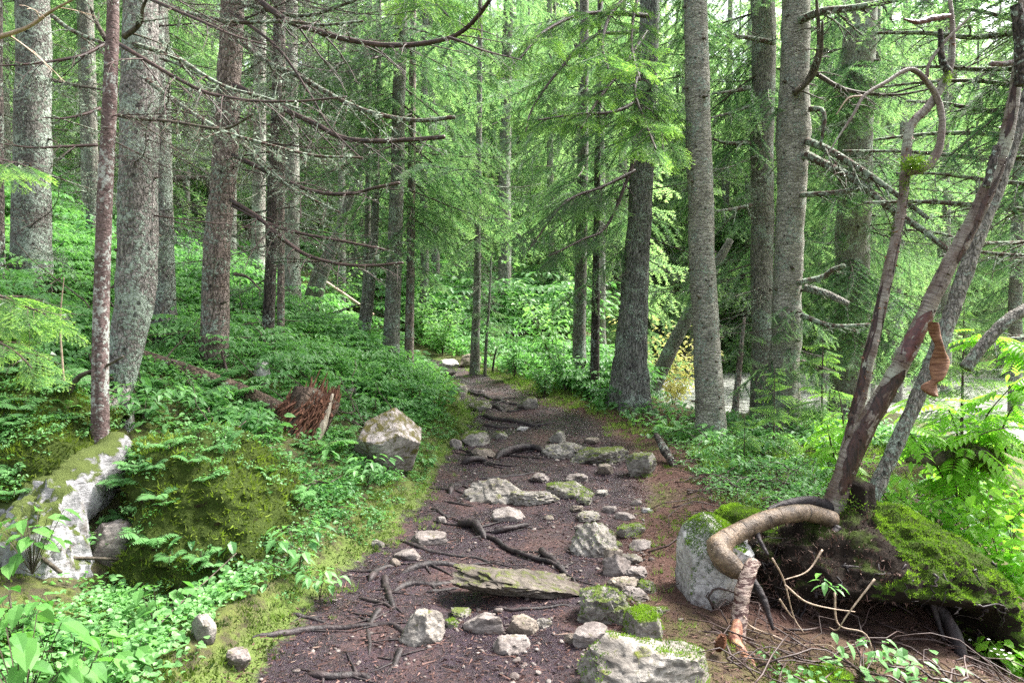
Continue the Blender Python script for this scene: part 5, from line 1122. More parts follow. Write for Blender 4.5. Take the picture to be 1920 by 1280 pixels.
def cone():
    p = at(1345, 1245, 3.2); p = Vector((p.x, p.y, gz(p.x, p.y) + .02))
    mb = MB(); ax = np.array([.25, -.2, .95]); ax /= np.linalg.norm(ax); e1 = np.cross(ax, [0, 1., 0]); e1 /= np.linalg.norm(e1); e2 = np.cross(ax, e1)
    for k in range(90):
        u = k / 90; a = k * 2.4; r = .024 * math.sin(math.pi * (.12 + .85 * u)) ** .7; c = ax * u * .085 + (e1 * math.cos(a) + e2 * math.sin(a)) * r * .8
        d = e1 * math.cos(a) + e2 * math.sin(a); sd_ = np.cross(ax, d)
        mb.add(np.array([c - sd_ * .007, c + sd_ * .007, c + d * .008 + ax * .010 + sd_ * .005, c + d * .008 + ax * .010 - sd_ * .005]), None, [[0, 1, 2, 3]])
    tube(mb, np.array([ax * u * .085 for u in np.linspace(0, 1, 8)]), .02 * np.sin(np.pi * np.linspace(.1, .95, 8)) ** .7, 10, 0)
    tag(link('pine_cone', mb.mesh('pine_cone', M['peel'], False), None, p), 'single orange-brown cone on the dark litter below the arching root', 'cone')
cone()

# ------------------------------------------------------------------ roots on the path
RT = [
 ([(470, 1196), (491, 1194), (555, 1186), (611, 1179), (675, 1175), (720, 1172), (750, 1182), (769, 1205), (780, 1227)], 8, 'longest dark root, crossing the lower left path and hooking down beside the upright grey stone'),
 ([(722, 1076), (724, 1100), (731, 1126), (752, 1148)], 8, 'short thick root running straight down to the upright grey stone'),
 ([(668, 1120), (712, 1132), (748, 1146)], 4.5, 'thin root joining the short thick one from the left'),
 ([(690, 1092), (712, 1070), (745, 1060)], 8, 'bent root curving round a patch of moss at the left path edge'),
 ([(752, 1074), (791, 1062), (836, 1059), (898, 1063)], 9, 'fat smooth root lying level above the long slab'),
 ([(736, 1110), (769, 1096), (817, 1098), (862, 1091)], 8, 'fat root just below and parallel to the level smooth one'),
 ([(795, 1112), (832, 1109), (864, 1101)], 5, 'short root touching the left end of the long slab'),
 ([(740, 1010), (802, 1032), (855, 1042), (900, 1047), (947, 1065)], 5, 'long thin root slanting across the path from the flat grey stone'),
 ([(858, 984), (890, 992), (914, 1012)], 10, 'raised black root hump in the middle of the path'),
 ([(872, 1008), (916, 1010), (950, 1032), (987, 1046), (1032, 1059), (1068, 1084), (1082, 1104)], 5.5, 'long snaking root winding right from black hump to slab'),
 ([(1016, 1026), (1025, 1046), (1064, 1079)], 7, 'upturned stubby root end right of the snaking root'),
 ([(918, 1000), (957, 996), (995, 983)], 6, 'low root leading right from the black hump'),
 ([(928, 860), (961, 852), (999, 845), (1032, 852)], 9, 'thick arched black root at the upper step of the path'),
 ([(864, 871), (914, 866)], 7, 'low straight root left below the arched black root'),
 ([(876, 846), (898, 853), (926, 857)], 7, 'black root hugging the small propped stone'),
 ([(845, 926), (852, 911), (884, 911)], 7, 'elbow-shaped root left of the fluted rock'),
 ([(690, 1178), (694, 1205), (692, 1233)], 5, 'thin root dropping from the longest root to the bottom of the path'),
 ([(716, 1140), (702, 1160), (694, 1180)], 8, 'stout root linking the bent root to the longest root'),
 ([(757, 1214), (745, 1236), (733, 1256)], 8, 'loose short chunk of root below the hooked root'),
 ([(575, 1262), (620, 1270), (675, 1270), (700, 1285)], 10, 'thick wet root at the very bottom edge of the path'),
 ([(545, 1150), (580, 1158), (622, 1170)], 5, 'dark pointed stick-like root in the moss at the left path edge'),
 ([(846, 722), (880, 737), (907, 743), (940, 753), (962, 761)], 6, 'uppermost long root forming the top step of the far path'),
 ([(900, 752), (927, 763), (960, 773)], 7, 'second root step below the top one on the far path'),
 ([(898, 777), (933, 788), (993, 797), (1036, 793)], 6, 'wide root step across the far path'),
 ([(856, 730), (890, 734), (915, 733)], 4, 'short root beside the top step of the far path'),
 ([(900, 797), (935, 802), (975, 800)], 5, 'flat root under the wide root step'),
 ([(880, 896), (950, 894), (1020, 884)], 4, 'faint root just breaking the mud above the fluted rock'),
 ([(835, 940), (868, 948), (895, 950)], 4, 'thin stick-like root left of the fluted rock foot'),
 ([(808, 952), (830, 965), (846, 974)], 5, 'short sloping root on the left edge by the moss'),
 ([(905, 1140), (970, 1146), (1068, 1136), (1082, 1138)], 4.5, 'thin root lying in the shade under the long slab'),
]
for k, (pts, rp, lab) in enumerate(RT):
    Gp = [ground(px, py) for px, py in pts]; P = np.array([np.array(q) for q in Gp]); n = max(12, int(np.linalg.norm(np.diff(P, axis=0), axis=1).sum() / .025))
    C, s = resample(P, n); r0 = rp / FPX * float(P[:, 1].mean()); u = np.linspace(0, 1, n)
    r = r0 * (1.05 - .45 * u) * np.clip(np.minimum(u, 1 - u) / .20 + .18, 0, 1)
    wob = fbm2(s * 1.0, s * 0 + k, 5, 3, k)
    C[:, 0] += wob * r0 * .8; C[:, 1] += fbm2(s, s * 0 + k + 7, 5, 3, k + 2) * r0 * .8
    C[:, 2] = H(C[:, 0], C[:, 1]) + r * .15 - (r0 - r) * .35 + wob * r0 * .35 + (r0 * 1.0 * np.sin(np.pi * u) if 'hump' in lab or 'arched' in lab or 'upturned' in lab else 0)
    mb = MB(); tube(mb, C, r, 14, 0, .22, k)
    g = np.random.default_rng(k)
    for j in range(5):
        i = g.integers(3, n - 3); a = g.uniform(0, 6.28); q = C[i] + np.array([math.cos(a), math.sin(a) * .8, 0]) * np.linspace(0, g.uniform(4, 11) * r0, 8)[:, None]
        q[:, 2] = H(q[:, 0], q[:, 1]) + r0 * .15; tube(mb, q, np.linspace(r0 * .38, r0 * .08, 8), 8, 0, .2, j)
    tag(link('tree_root', mb.mesh('tree_root', M['root'], True, P[0]), None, P[0]), lab, 'root', 'roots across the path')
# ------------------------------------------------------------------ leaves and plants
def leaf_arr(L, W, fold=.25, curl=.25):
    """a leaf along +X, folded along the midrib and drooping at the tip"""
    s = np.array([0, .3, .65, 1.]); mid = np.stack([s * L, 0 * s, -curl * L * s ** 2], 1)
    e = []
    for sg in (1, -1):
        for sv, wv in ((.28, .5), (.62, .42)):
            e.append([sv * L, sg * wv * W, -curl * L * sv ** 2 + fold * W * .5])
    V = np.vstack([mid, e])       # 0-3 mid, 4,5 left, 6,7 right
    F3 = [[0, 1, 4], [2, 3, 5], [0, 6, 1], [2, 7, 3]]; F4 = [[1, 2, 5, 4], [1, 6, 7, 2]]
    return V, np.array(F3), np.array(F4)
def place_leaf(mb, arr, p, yaw, pitch, roll, sc, var, m=0):
    V, F3, F4 = arr
    mb.add(V @ rot3(yaw, pitch, roll).T * sc + p, F3, F4, np.tile([var, 0.], (len(V), 1)), m)
def plant_low(seed, n, h, ll, spread, wr=.75):       # a patch of small leaves
    g = np.random.default_rng(seed); mb = MB(); A = leaf_arr(1, wr)
    for k in range(n):
        a = g.uniform(0, 6.28); r = spread * math.sqrt(g.random())
        place_leaf(mb, A, (math.cos(a) * r, math.sin(a) * r, h * g.uniform(.2, 1.)), g.uniform(0, 6.28), g.uniform(-.25, .45), g.normal(0, .3), ll * g.uniform(.6, 1.25), np.clip(g.normal(.5, .22), 0, 1))
    return mb.arrays()
def plant_compound(seed, nst, h, ll, pairs=3, wr=.5, stemr=.0025, stems=True, spread=.55):   # arching stems with paired leaflets
    g = np.random.default_rng(seed); mb = MB(); A = leaf_arr(1, wr, .3, .3)
    for k in range(nst):
        a = 6.28 * (k + g.uniform(-.3, .3)) / nst; hh = h * g.uniform(.65, 1.15); sp = hh * spread * g.uniform(.6, 1.5); v0 = np.clip(g.normal(.5, .18), 0, 1)
        d = np.array([math.cos(a), math.sin(a), 0])
        tt = np.linspace(0, 1, 6)[:, None]; Q = d * sp * tt ** 1.6 + np.array([0, 0, hh]) * (1.35 * tt - .35 * tt ** 2)
        if stems: tube(mb, Q, np.linspace(stemr, stemr * .4, 6), 3, 1, 0, cap=False)
        for j in range(pairs):
            u = .45 + .55 * (j + .5) / pairs; i = min(4, int(u * 5)); p = Q[i] + (Q[i + 1] - Q[i]) * (u * 5 - i)
            for sg in (1, -1):
                l = ll * g.uniform(.75, 1.2); yaw = a + sg * g.uniform(.8, 1.3)
                place_leaf(mb, A, p + np.array([math.cos(yaw), math.sin(yaw), 0]) * ll * .15, yaw, g.uniform(0, .35), g.normal(0, .2), l, np.clip(v0 + g.normal(0, .12), 0, 1))
        place_leaf(mb, A, Q[-1], a, g.uniform(.1, .5), 0, ll * 1.1, v0)
    return mb.arrays()
def plant_ternate(seed, nst, h, ll):       # wide three-way divided leaves on tall stalks (goat's-beard)
    g = np.random.default_rng(seed); mb = MB(); A = leaf_arr(1, .5, .25, .3)
    for k in range(nst):
        a = g.uniform(0, 6.28); hh = h * g.uniform(.6, 1.15); d = np.array([math.cos(a), math.sin(a), 0]); v0 = np.clip(g.normal(.5, .2), 0, 1)
        tt = np.linspace(0, 1, 5)[:, None]; Q = d * hh * .5 * tt ** 1.5 + np.array([0, 0, hh]) * tt
        tube(mb, Q, np.linspace(.003, .0015, 5), 3, 1, 0, cap=False)
        for arm in (-1.1, 0, 1.1):
            aa = a + arm; dd = np.array([math.cos(aa), math.sin(aa), -.12]); La = ll * 2.6
            for j, u in enumerate((.35, .7)):
                for sg in (1, -1):
                    yw = aa + sg * 1.0; place_leaf(mb, A, Q[-1] + dd * La * u + np.array([math.cos(yw), math.sin(yw), 0]) * ll * .1, yw, g.uniform(.05, .4), g.normal(0, .2), ll * g.uniform(.75, 1.1), np.clip(v0 + g.normal(0, .1), 0, 1))
            place_leaf(mb, A, Q[-1] + dd * La, aa, g.uniform(.1, .4), g.normal(0, .15), ll * g.uniform(.9, 1.25), np.clip(v0 + g.normal(0, .1), 0, 1))
    return mb.arrays()
def plant_fern(seed, nfr, L, np_=16):
    g = np.random.default_rng(seed); mb = MB(); A = leaf_arr(1, .28, .1, .15)
    for k in range(nfr):
        a = 6.28 * (k + g.uniform(-.3, .3)) / nfr; d = np.array([math.cos(a), math.sin(a), 0]); l = L * g.uniform(.75, 1.1); v0 = g.uniform(.3, .7)
        tt = np.linspace(0, 1, 10)[:, None]; Q = d * l * .85 * tt + np.array([0, 0, l]) * (.95 * tt - .75 * tt ** 2)
        tube(mb, Q, np.linspace(.003, .001, 10), 3, 1, 0, cap=False)
        for j in range(np_):
            u = .12 + .86 * j / np_; i = min(8, int(u * 9)); p = Q[i] + (Q[i + 1] - Q[i]) * (u * 9 - i)
            for sg in (1, -1):
                place_leaf(mb, A, p, a + sg * 1.25, g.uniform(.0, .3), 0, l * .30 * math.sin(math.pi * (u * .85 + .12)) ** .8, np.clip(v0 + g.normal(0, .08), 0, 1))
        place_leaf(mb, A, Q[-1], a, .6, 0, l * .08, v0)
    return mb.arrays()
def plant_broad(seed, n, h, ll, wr=.62):
    g = np.random.default_rng(seed); mb = MB(); A = leaf_arr(1, wr, .2, .35)
    for k in range(n):
        a = g.uniform(0, 6.28); hh = h * g.uniform(.35, 1.1); d = np.array([math.cos(a), math.sin(a), 0]); r = h * g.uniform(.1, .5)
        tt = np.linspace(0, 1, 4)[:, None]; Q = d * r * tt + np.array([0, 0, hh]) * tt
        tube(mb, Q, np.linspace(.0022, .0014, 4), 3, 1, 0, cap=False)
        place_leaf(mb, A, Q[-1], a + g.normal(0, .5), g.uniform(-.1, .6), g.normal(0, .25), ll * g.uniform(.65, 1.2), np.clip(g.normal(.5, .22), 0, 1))
    return mb.arrays()
def plant_grass(seed, n, h):
    g = np.random.default_rng(seed); mb = MB(); a = g.uniform(0, 6.28, n); C = np.stack([np.cos(a), np.sin(a), 0 * a], 1) * (.05 * np.sqrt(g.random(n)))[:, None]
    spikes(mb, C, np.stack([np.cos(a) * .5, np.sin(a) * .5, np.ones(n)], 1) + g.normal(0, .25, (n, 3)), h * g.uniform(.4, 1.2, n), .0022, g)
    return mb.arrays()
T_LOW = [plant_low(700 + i, 26, .09, .042, .15) for i in range(4)]
T_LOW2 = [plant_low(710 + i, 16, .12, .065, .17, .62) for i in range(3)]
T_COMP = [plant_compound(720 + i, 5, .26, .075, 3) for i in range(4)]
T_TERN = [plant_ternate(730 + i, 3, .36, .085) for i in range(4)]
T_FERN = [plant_fern(740 + i, 5, .34) for i in range(3)]
T_BROAD = [plant_broad(750 + i, 9, .22, .11) for i in range(3)]
T_GRASS = [plant_grass(760 + i, 26, .075) for i in range(3)]
T_MOSS = []
for i in range(3):
    g = np.random.default_rng(770 + i); mb = MB(); n = 46; a = g.uniform(0, 6.28, n); C = np.stack([np.cos(a), np.sin(a), 0 * a], 1) * (.06 * np.sqrt(g.random(n)))[:, None]
    spikes(mb, C, g.normal(0, .5, (n, 3)) + [0, 0, 1], g.uniform(.008, .022, n), .003, g); T_MOSS.append(mb.arrays())

def frustum(x, y, pad=.06): return np.abs(x) < (.75 + pad) * y + .35
def scatter(n, x0, x1, y0, y1, dens, tmpls, s0, s1, mb, seed, dz=0., ypow=1.0, tilt=.12):
    """drop templates on the ground where dens(x, y) allows"""
    g = np.random.default_rng(seed); u = g.random(n) ** ypow
    y = y0 + (y1 - y0) * u; x = g.uniform(x0, x1, n)
    k = frustum(x, y) & (g.random(n) < dens(x, y) * clear(x, y)); x, y = x[k], y[k]; z = H(x, y) + dz
    clump = .5 + .9 * fbm2(x, y, .9, 3, seed + 1)
    for i in range(len(x)):
        mb.merge(tmpls[g.integers(len(tmpls))], rot3(g.uniform(0, 6.28), g.normal(0, tilt), g.normal(0, tilt)), (x[i], y[i], z[i]), g.uniform(s0, s1), float(np.clip(clump[i] + g.normal(0, .15), 0, 1)))
    return len(x)
CLR = [(-2.9, 4.2, .62, .75), (-2.02, 4.45, .66, .56), (-2.55, 3.4, .35, .4), (-1.42, 6.75, .42, .42), (-1.72, 5.6, .25, .4), (2.15, 4.1, .95, .8), (1.2, 3.7, .35, .4), (-1.85, 4.35, .3, .6)]
def clear(x, y):
    k = np.ones_like(x)
    for cx, cy_, rx, ry in CLR: k = k * np.where(((x - cx) / rx) ** 2 + ((y - cy_) / ry) ** 2 < 1, .12, 1)
    return k * np.where((x > 2.6) & (y > 10.5) & (y < 28) & (x / y < .42), .06, 1) * np.where((x > 2.0) & (y > 9.2) & (y < 28), .25, 1)
def off(x, y): return -pathmask(x, y)
def leftbank(x, y): return (x < (XL(y) + XR(y)) / 2)
def patch(x, y, sc, sd, lo=-.1, hi=.25): return smooth((fbm2(x, y, sc, 3, sd) - lo) / (hi - lo))
def d_low(x, y): o = off(x, y); return np.where(leftbank(x, y), smooth((o - .16) / .3), smooth((o - .25) / .5) * np.where((y < 7.5), .5 * smooth((y - 3.9) / .8) + .08, .8)) * (.35 + .65 * patch(x, y, 1.2, 41, -.3, .1))
def d_tern(x, y): o = off(x, y); return np.where(leftbank(x, y), smooth((o - .45) / .4) * smooth((y - 3.6) / 1.2), np.where(y > 9.5, smooth((o - .4) / .4), 0)) * patch(x, y, .7, 43, -.12, .2)
def d_comp(x, y): o = off(x, y); return np.where(leftbank(x, y), smooth((o - .3) / .4), np.where(y > 7, .6 * smooth((o - .7) / .4), .10 * smooth((o - .5) / .4))) * patch(x, y, .9, 47, -.15, .2)
mb = MB()
scatter(8500, -4.2, 3.2, 2.2, 8.8, d_low, T_LOW, .5, 1.1, mb, 1)
scatter(2600, -3, .2, 3.6, 9, lambda x, y: smooth((off(x, y) - .02) / .12) * smooth((.7 - off(x, y)) / .3) * leftbank(x, y) * .8, T_LOW, .35, .7, mb, 21)
scatter(2500, -4.2, 3.2, 2.3, 8.5, d_comp, T_LOW2, .6, 1.2, mb, 2)
scatter(9000, -13, 5.0, 8.0, 17, d_low, T_LOW2, .9, 1.7, mb, 3)
scatter(1800, -6, 5, 3.0, 10, d_comp, T_COMP, .55, 1.1, mb, 4)
scatter(1900, -6.5, 5, 4.2, 10.5, d_tern, T_TERN, .5, 1.05, mb, 5)
scatter(4200, -15, 4.5, 10, 20, d_tern, T_TERN, .8, 1.6, mb, 6)
scatter(6000, -30, 5, 18, 42, d_tern, T_TERN, 1.6, 3.4, mb, 7)
scatter(420, -6, 1, 4, 11, lambda x, y: leftbank(x, y) * smooth((off(x, y) - .5) / .3) * patch(x, y, .8, 81, -.1, .2), T_BROAD, .6, 1.3, mb, 28)
scatter(520, -7, 1, 4, 12, lambda x, y: leftbank(x, y) * smooth((off(x, y) - .6) / .3), T_FERN, .5, 1.1, mb, 8)
scatter(160, -4, -1, 2.2, 4.5, lambda x, y: smooth((off(x, y) - .35) / .3), T_FERN, .35, .6, mb, 18)
g = np.random.default_rng(123)
for lab, (o_, P_, f_) in ROCKS.items():          # little plants rooted in the moss of the two big mossy rocks
    if not ('moss-capped' in lab or 'olive moss' in lab): continue
    a, b, c = P_[f_[:, 0]], P_[f_[:, 1]], P_[f_[:, 2]]; N = np.cross(b - a, c - a); A = np.linalg.norm(N, axis=1); N /= A[:, None] + 1e-9; cen = (a + b + c) / 3
    w_ = A * (N[:, 2] > -.12) * (N[:, 1] < .5) * (fbm(cen * 2.6, 3, 4) > -.22)
    for i in g.choice(len(f_), 620, p=w_ / w_.sum()):
        T = (T_LOW + T_LOW + T_COMP + T_FERN)[g.integers(15)]; V = np.asarray(T[0]); s_ = g.uniform(.3, .7) * (1 if V[:, 2].max() < .15 else .5)
        mb.merge(T, rot3(g.uniform(0, 6.28), g.normal(0, .2), g.normal(0, .2)), cen[i], s_, float(np.clip(g.normal(.5, .25), 0, 1)))
tag(link('undergrowth', mb.mesh('undergrowth', [M['leaf'], M['twig_dark']], False)), 'dense leafy undergrowth covering the slopes beside the path', None, None, 'stuff')
mb = MB()
edge = lambda x, y: np.exp(-((off(x, y) - .12) / .20) ** 2)
scatter(9000, -3, 3, 2.3, 9, lambda x, y: np.where(leftbank(x, y), np.maximum(edge(x, y), .25 * (off(x, y) > 0)), .35 * edge(x, y) * (x < 2)) * patch(x, y, 1.6, 53, -.25, .1), T_GRASS, .35, .8, mb, 9)
scatter(4000, -4, 5, 8.5, 14, lambda x, y: edge(x, y) + .3 * (off(x, y) > .2), T_GRASS, .8, 1.7, mb, 10)
scatter(1500, 1.5, 4.8, 5.0, 9.5, lambda x, y: .6 * smooth((off(x, y) - .4) / .4) * patch(x, y, 1.1, 59, -.3, .1), T_GRASS, 1.0, 2.2, mb, 11)
tag(link('grass', mb.mesh('grass', M['grass'], False)), 'thin yellow-green grass along the edges of the path', None, None, 'stuff')
mb = MB()
scatter(11000, -4, 3.2, 2.2, 9.5, lambda x, y: np.where(leftbank(x, y), smooth((off(x, y) + .06) / .15), .30 * smooth((off(x, y) - .1) / .2)) * patch(x, y, 1.5, 61, -.3, .05), T_MOSS, .8, 1.7, mb, 12, -.004)
scatter(2600, .7, 3.4, 2.4, 5.5, lambda x, y: patch(x, y, 1.4, 63, 0, .2) * (off(x, y) > .1), T_MOSS, .8, 1.8, mb, 14, -.004)
tag(link('ground_moss', mb.mesh('ground_moss', M['mossleaf'], False)), 'low olive moss carpeting the bank and path edges', None, None, 'stuff')

# litter: needles, bark chips and crumbs on the path; gravel
g = np.random.default_rng(90); n = 62000
y = 2.3 + 9.5 * g.random(n) ** 1.7; x = g.uniform(-1.6, 3.4, n); pm = pathmask(x, y); k = (frustum(x, y)) & ((pm > -.1) | ((x > XR(y)) & (g.random(n) < .9))); x, y = x[k], y[k]; n = len(x)
a = g.uniform(0, 6.28, n); L = g.uniform(.008, .036, n) * np.where(g.random(n) < .06, 2.6, 1); C = np.stack([x, y, H(x, y) + .003 + g.uniform(0, .006, n)], 1)
mb = MB(); spikes(mb, C, np.stack([np.cos(a), np.sin(a), g.normal(0, .12, n)], 1), L, np.minimum(L * g.uniform(.05, .22, n), .0045), g, 0, g.random(n) ** 1.5, (g.random(n) < .10) * g.random(n))
tag(link('litter', mb.mesh('litter', M['litter'], False)), 'reddish needle and bark litter strewn over the path', None, None, 'stuff')
mb = MB(); g = np.random.default_rng(91)
PEB = [rock_arr(800 + i, (1, .8, .6), 8, sub=2) for i in range(6)]
n = 4200; y = 2.4 + 9.5 * g.random(n) ** 1.4; x = g.uniform(-1.5, 2.6, n); pm = pathmask(x, y); xm = (XL(y) + XR(y)) / 2
pd = np.where(x > xm, .9, .45) * patch(x, y, 1.7, 67, -.15, .3) * np.where(pm > 0, 1, .1) + .08 * (pm > 0)
k = (g.random(n) < pd) & frustum(x, y); x, y = x[k], y[k]
for i in range(len(x)):
    P, f = PEB[g.integers(6)]; s = g.uniform(.012, .035) * (1.8 if g.random() < .12 else 1)
    mb.add(P @ rot3(g.uniform(0, 6), g.normal(0, .3), g.normal(0, .3)).T * s + np.array([x[i], y[i], gz(x[i], y[i]) + s * .1]), f)
tag(link('gravel', mb.mesh('gravel', M['rock_clean'])), 'small pale stone chips scattered on the muddy path', None, None, 'stuff')

# dead brushwood on the needle bank at the right
mb = MB(); g = np.random.default_rng(95)
for k in range(650):
    y = g.uniform(4.6, 9.5) if k > 170 else g.uniform(2.7, 4.3); x = float(XR(y)) + g.uniform(.3, 2.6)
    if not frustum(np.array([x]), np.array([y]))[0]: continue
    a = g.uniform(0, 3.14); l = g.uniform(.15, .8); q = np.array([x, y, 0]) + np.array([math.cos(a), math.sin(a), 0]) * l * np.linspace(-.5, .5, 7)[:, None] + g.normal(0, .03, (7, 3)); q[:, 2] = H(q[:, 0], q[:, 1]) + .015 + abs(g.normal(0, .06)) * np.sin(np.linspace(0, 3, 7)); r = g.uniform(.002, .008)
    tube(mb, q, np.linspace(r, r * .4, 7), 5, 0, .1, k)
tag(link('brushwood', mb.mesh('brushwood', M['twig'])), 'fallen dead twigs lying on the red needle bank right of the path', None, None, 'stuff')

mb = MB(); g = np.random.default_rng(96)
for k in range(170):
    y = g.uniform(3.6, 11); x = float(XL(y)) - g.uniform(.5, 5.5)
    if not frustum(np.array([x]), np.array([y]))[0]: continue
    a = g.uniform(0, 3.14); l = g.uniform(.3, 1.3); q = np.array([x, y, 0]) + np.array([math.cos(a), math.sin(a), 0]) * l * np.linspace(-.5, .5, 7)[:, None] + g.normal(0, .03, (7, 3)); q[:, 2] = H(q[:, 0], q[:, 1]) + np.linspace(.03, g.uniform(.03, .55) * l, 7) + .04; r = g.uniform(.004, .013)
    tube(mb, q, np.linspace(r, r * .4, 7), 5, 0, .1, k)
tag(link('deadwood', mb.mesh('deadwood', M['twig_dark'])), 'dead sticks poking out of the undergrowth on the left bank', None, None, 'stuff')

# individual plants
def plant(name, label, px, py, arr, mat, sc, cat='plant', yaw=0., loc=None, group=None, dz=0.):
    p = ground(px, py) if loc is None else Vector(loc)
    o = empty(name, tuple(p + Vector((0, 0, dz))), label, cat, group)
    V, F3, F4, A, M3, M4 = arr
    for m, pn, mt in ((1, 'stem', M['twig_dark'] if mat != 'leaf_bright' else M['twig']), (0, 'foliage', M[mat])):
        f3, f4 = F3[M3 == m], F4[M4 == m]
        if not len(f3) + len(f4): continue
        use = np.unique(np.concatenate([f3.ravel(), f4.ravel()])); mp = np.zeros(len(V), int); mp[use] = np.arange(len(use))
        mb = MB(); mb.add(V[use] * sc, mp[f3] if len(f3) else None, mp[f4] if len(f4) else None, A[use])
        link(pn, mb.mesh(pn, mt, False), o, (0, 0, 0), (0, 0, yaw))
    return o
LP = [('tallest broad-leaved plant in the bottom left corner', 40, 1290, 2.5, 1.5), ('broad-leaved plant just right of the one in the bottom left corner', 130, 1300, 2.6, 1.3), ('broad oval leaves at the bottom edge below the smooth grey stone', 215, 1290, 2.8, 1.1), ('broad-leaved plant sprouting in front of the pale rock foot', 30, 1180, 3.0, 1.1), ('heart-leaved plant between the pale rock foot and the smooth grey stone', 300, 1150, 3.4, 1.0), ('leafy plant hanging over the top of the pale cliff face', 60, 1040, 3.5, 1.2)]
for k, (lab, px, py, Y, sc) in enumerate(LP):
    p = at(px, py, Y); plant('leafy_plant', lab, 0, 0, plant_broad(780 + k, 30, .24, .082, .56), 'leaf_broad', sc, yaw=k * 1.3, loc=(p.x, p.y, p.z - .10))
p = at(230, 1010, 3.4)
for k, (lab, px, py, sc) in enumerate([('pointed-leaf plant with drooping leaves at the right foot of the mossy boulder', 560, 1080, 1.0), ('small pointed-leaf plant at the path edge below the drooping one', 600, 1130, .8), ('leafy sprig right of the blotched boulder', 800, 885, .8), ('pointed-leaf plant in front of the blotched boulder', 690, 915, 1.0), ('bright-leaved clump at the foot of the mossy boulder', 420, 1080, 1.1)]):
    plant('leafy_plant', lab, px, py, plant_compound(790 + k, 6, .26, .085, 2, .5), 'leaf', sc, yaw=k)
for k, (lab, px, py, sc) in enumerate([('fern arching on the slope between the thick grey spruce and the sapling', 150, 500, 1.6), ('second fern lower on the slope right of the thick grey spruce', 165, 560, 1.2), ('feathery fern among the leaves under the pinkish block', 240, 1120, .7)]):
    p = ground(px, py); plant('fern', lab, 0, 0, plant_fern(800 + k, 7, .42), 'leaf', sc, 'fern', loc=p)
# seedlings before the mound
for k, (lab, px, py, Y, sc) in enumerate([('seedling with long toothed leaves in front of the mound hollow', 1548, 1120, 3.4, .9), ('seedling left of the two at the bottom right', 1640, 1230, 3.2, .8), ('middle seedling at the bottom right, below the hollow', 1685, 1270, 3.1, .9), ('rightmost seedling at the bottom of the photo, below the mound', 1745, 1300, 3.1, .9), ('tiny round-leaved seedling beside the shredded root', 1440, 1235, 3.2, .45), ('three-leaved sprout on the right edge stones', 1130, 1240, 3.2, .4)]):
    p = at(px, py, Y); plant('seedling', lab, 0, 0, plant_compound(810 + k, 3, .16, .095, 1, .42), 'leaf', sc * .8, 'seedling', yaw=k * 2., loc=(p.x, p.y, p.z - .02))
# shrubs
def shrub_arr(seed, h, nst, nl, ll, wr=.5, spread=.6):
    g = np.random.default_rng(seed); mb = MB(); A = leaf_arr(1, wr, .2, .25)
    for k in range(nst):
        a = g.uniform(0, 6.28); d = np.array([math.cos(a), math.sin(a), 0]); hh = h * g.uniform(.6, 1.1)
        tt = np.linspace(0, 1, 8)[:, None]; Q = d * spread * hh * g.uniform(.3, 1.1) * tt ** 1.4 + np.array([0, 0, hh]) * tt + g.normal(0, .015, (8, 3)) * tt
        tube(mb, Q, np.linspace(.006, .002, 8), 4, 1, 0, cap=False)
        for j in range(nl):
            i = g.integers(2, 8); yaw = g.uniform(0, 6.28); p = Q[i] + np.array([math.cos(yaw), math.sin(yaw), g.normal(0, .4)]) * g.uniform(.02, .16) * h
            place_leaf(mb, A, p, yaw + g.normal(0, .4), g.uniform(-.1, .5), g.normal(0, .3), ll * g.uniform(.6, 1.2), np.clip(g.normal(.5, .22), 0, 1))
    return mb.arrays()
SH = [('bright pale-green bush behind the pale grey spruce, right of the path end', 1035, 705, 13.2, 1.9, 10, 46, .13), ('low leafy bush between the lone speckled spruce and the pale-green bush', 965, 728, 12.4, 1.0, 9, 40, .10), ('leafy bush at the foot of the pale grey spruce', 1060, 780, 11.2, .8, 10, 40, .08), ('bush spilling over the right rim of the far path', 1020, 790, 10.9, .55, 9, 36, .07), ('bush above the path end, left of the lone speckled spruce', 830, 640, 15.5, 1.2, 10, 40, .12), ('light bush on the slope beyond the thin brown trunk', 790, 600, 17, 1.4, 10, 40, .14), ('pale bush high on the slope behind the leaning stems', 620, 580, 16, 1.7, 12, 44, .15)]
for k, (lab, px, py, Y, h, ns_, nl, ll) in enumerate(SH):
    p = at(px, py, Y); plant('bush', lab, 0, 0, shrub_arr(830 + k, h, ns_, nl, ll), 'leaf_bush' if k in (0, 4, 5, 6) else 'leaf', 1, 'bush', loc=(p.x, p.y, gz(p.x, p.y)))
# yellow bush across the stream
p = at(1262, 760, 17); plant('bush', 'yellow-ochre bush glowing beyond the stream behind the leaning trunk', 0, 0, shrub_arr(850, 2.3, 14, 60, .14), 'leaf_yellow', 1, 'bush', loc=(p.x, p.y, -.7))
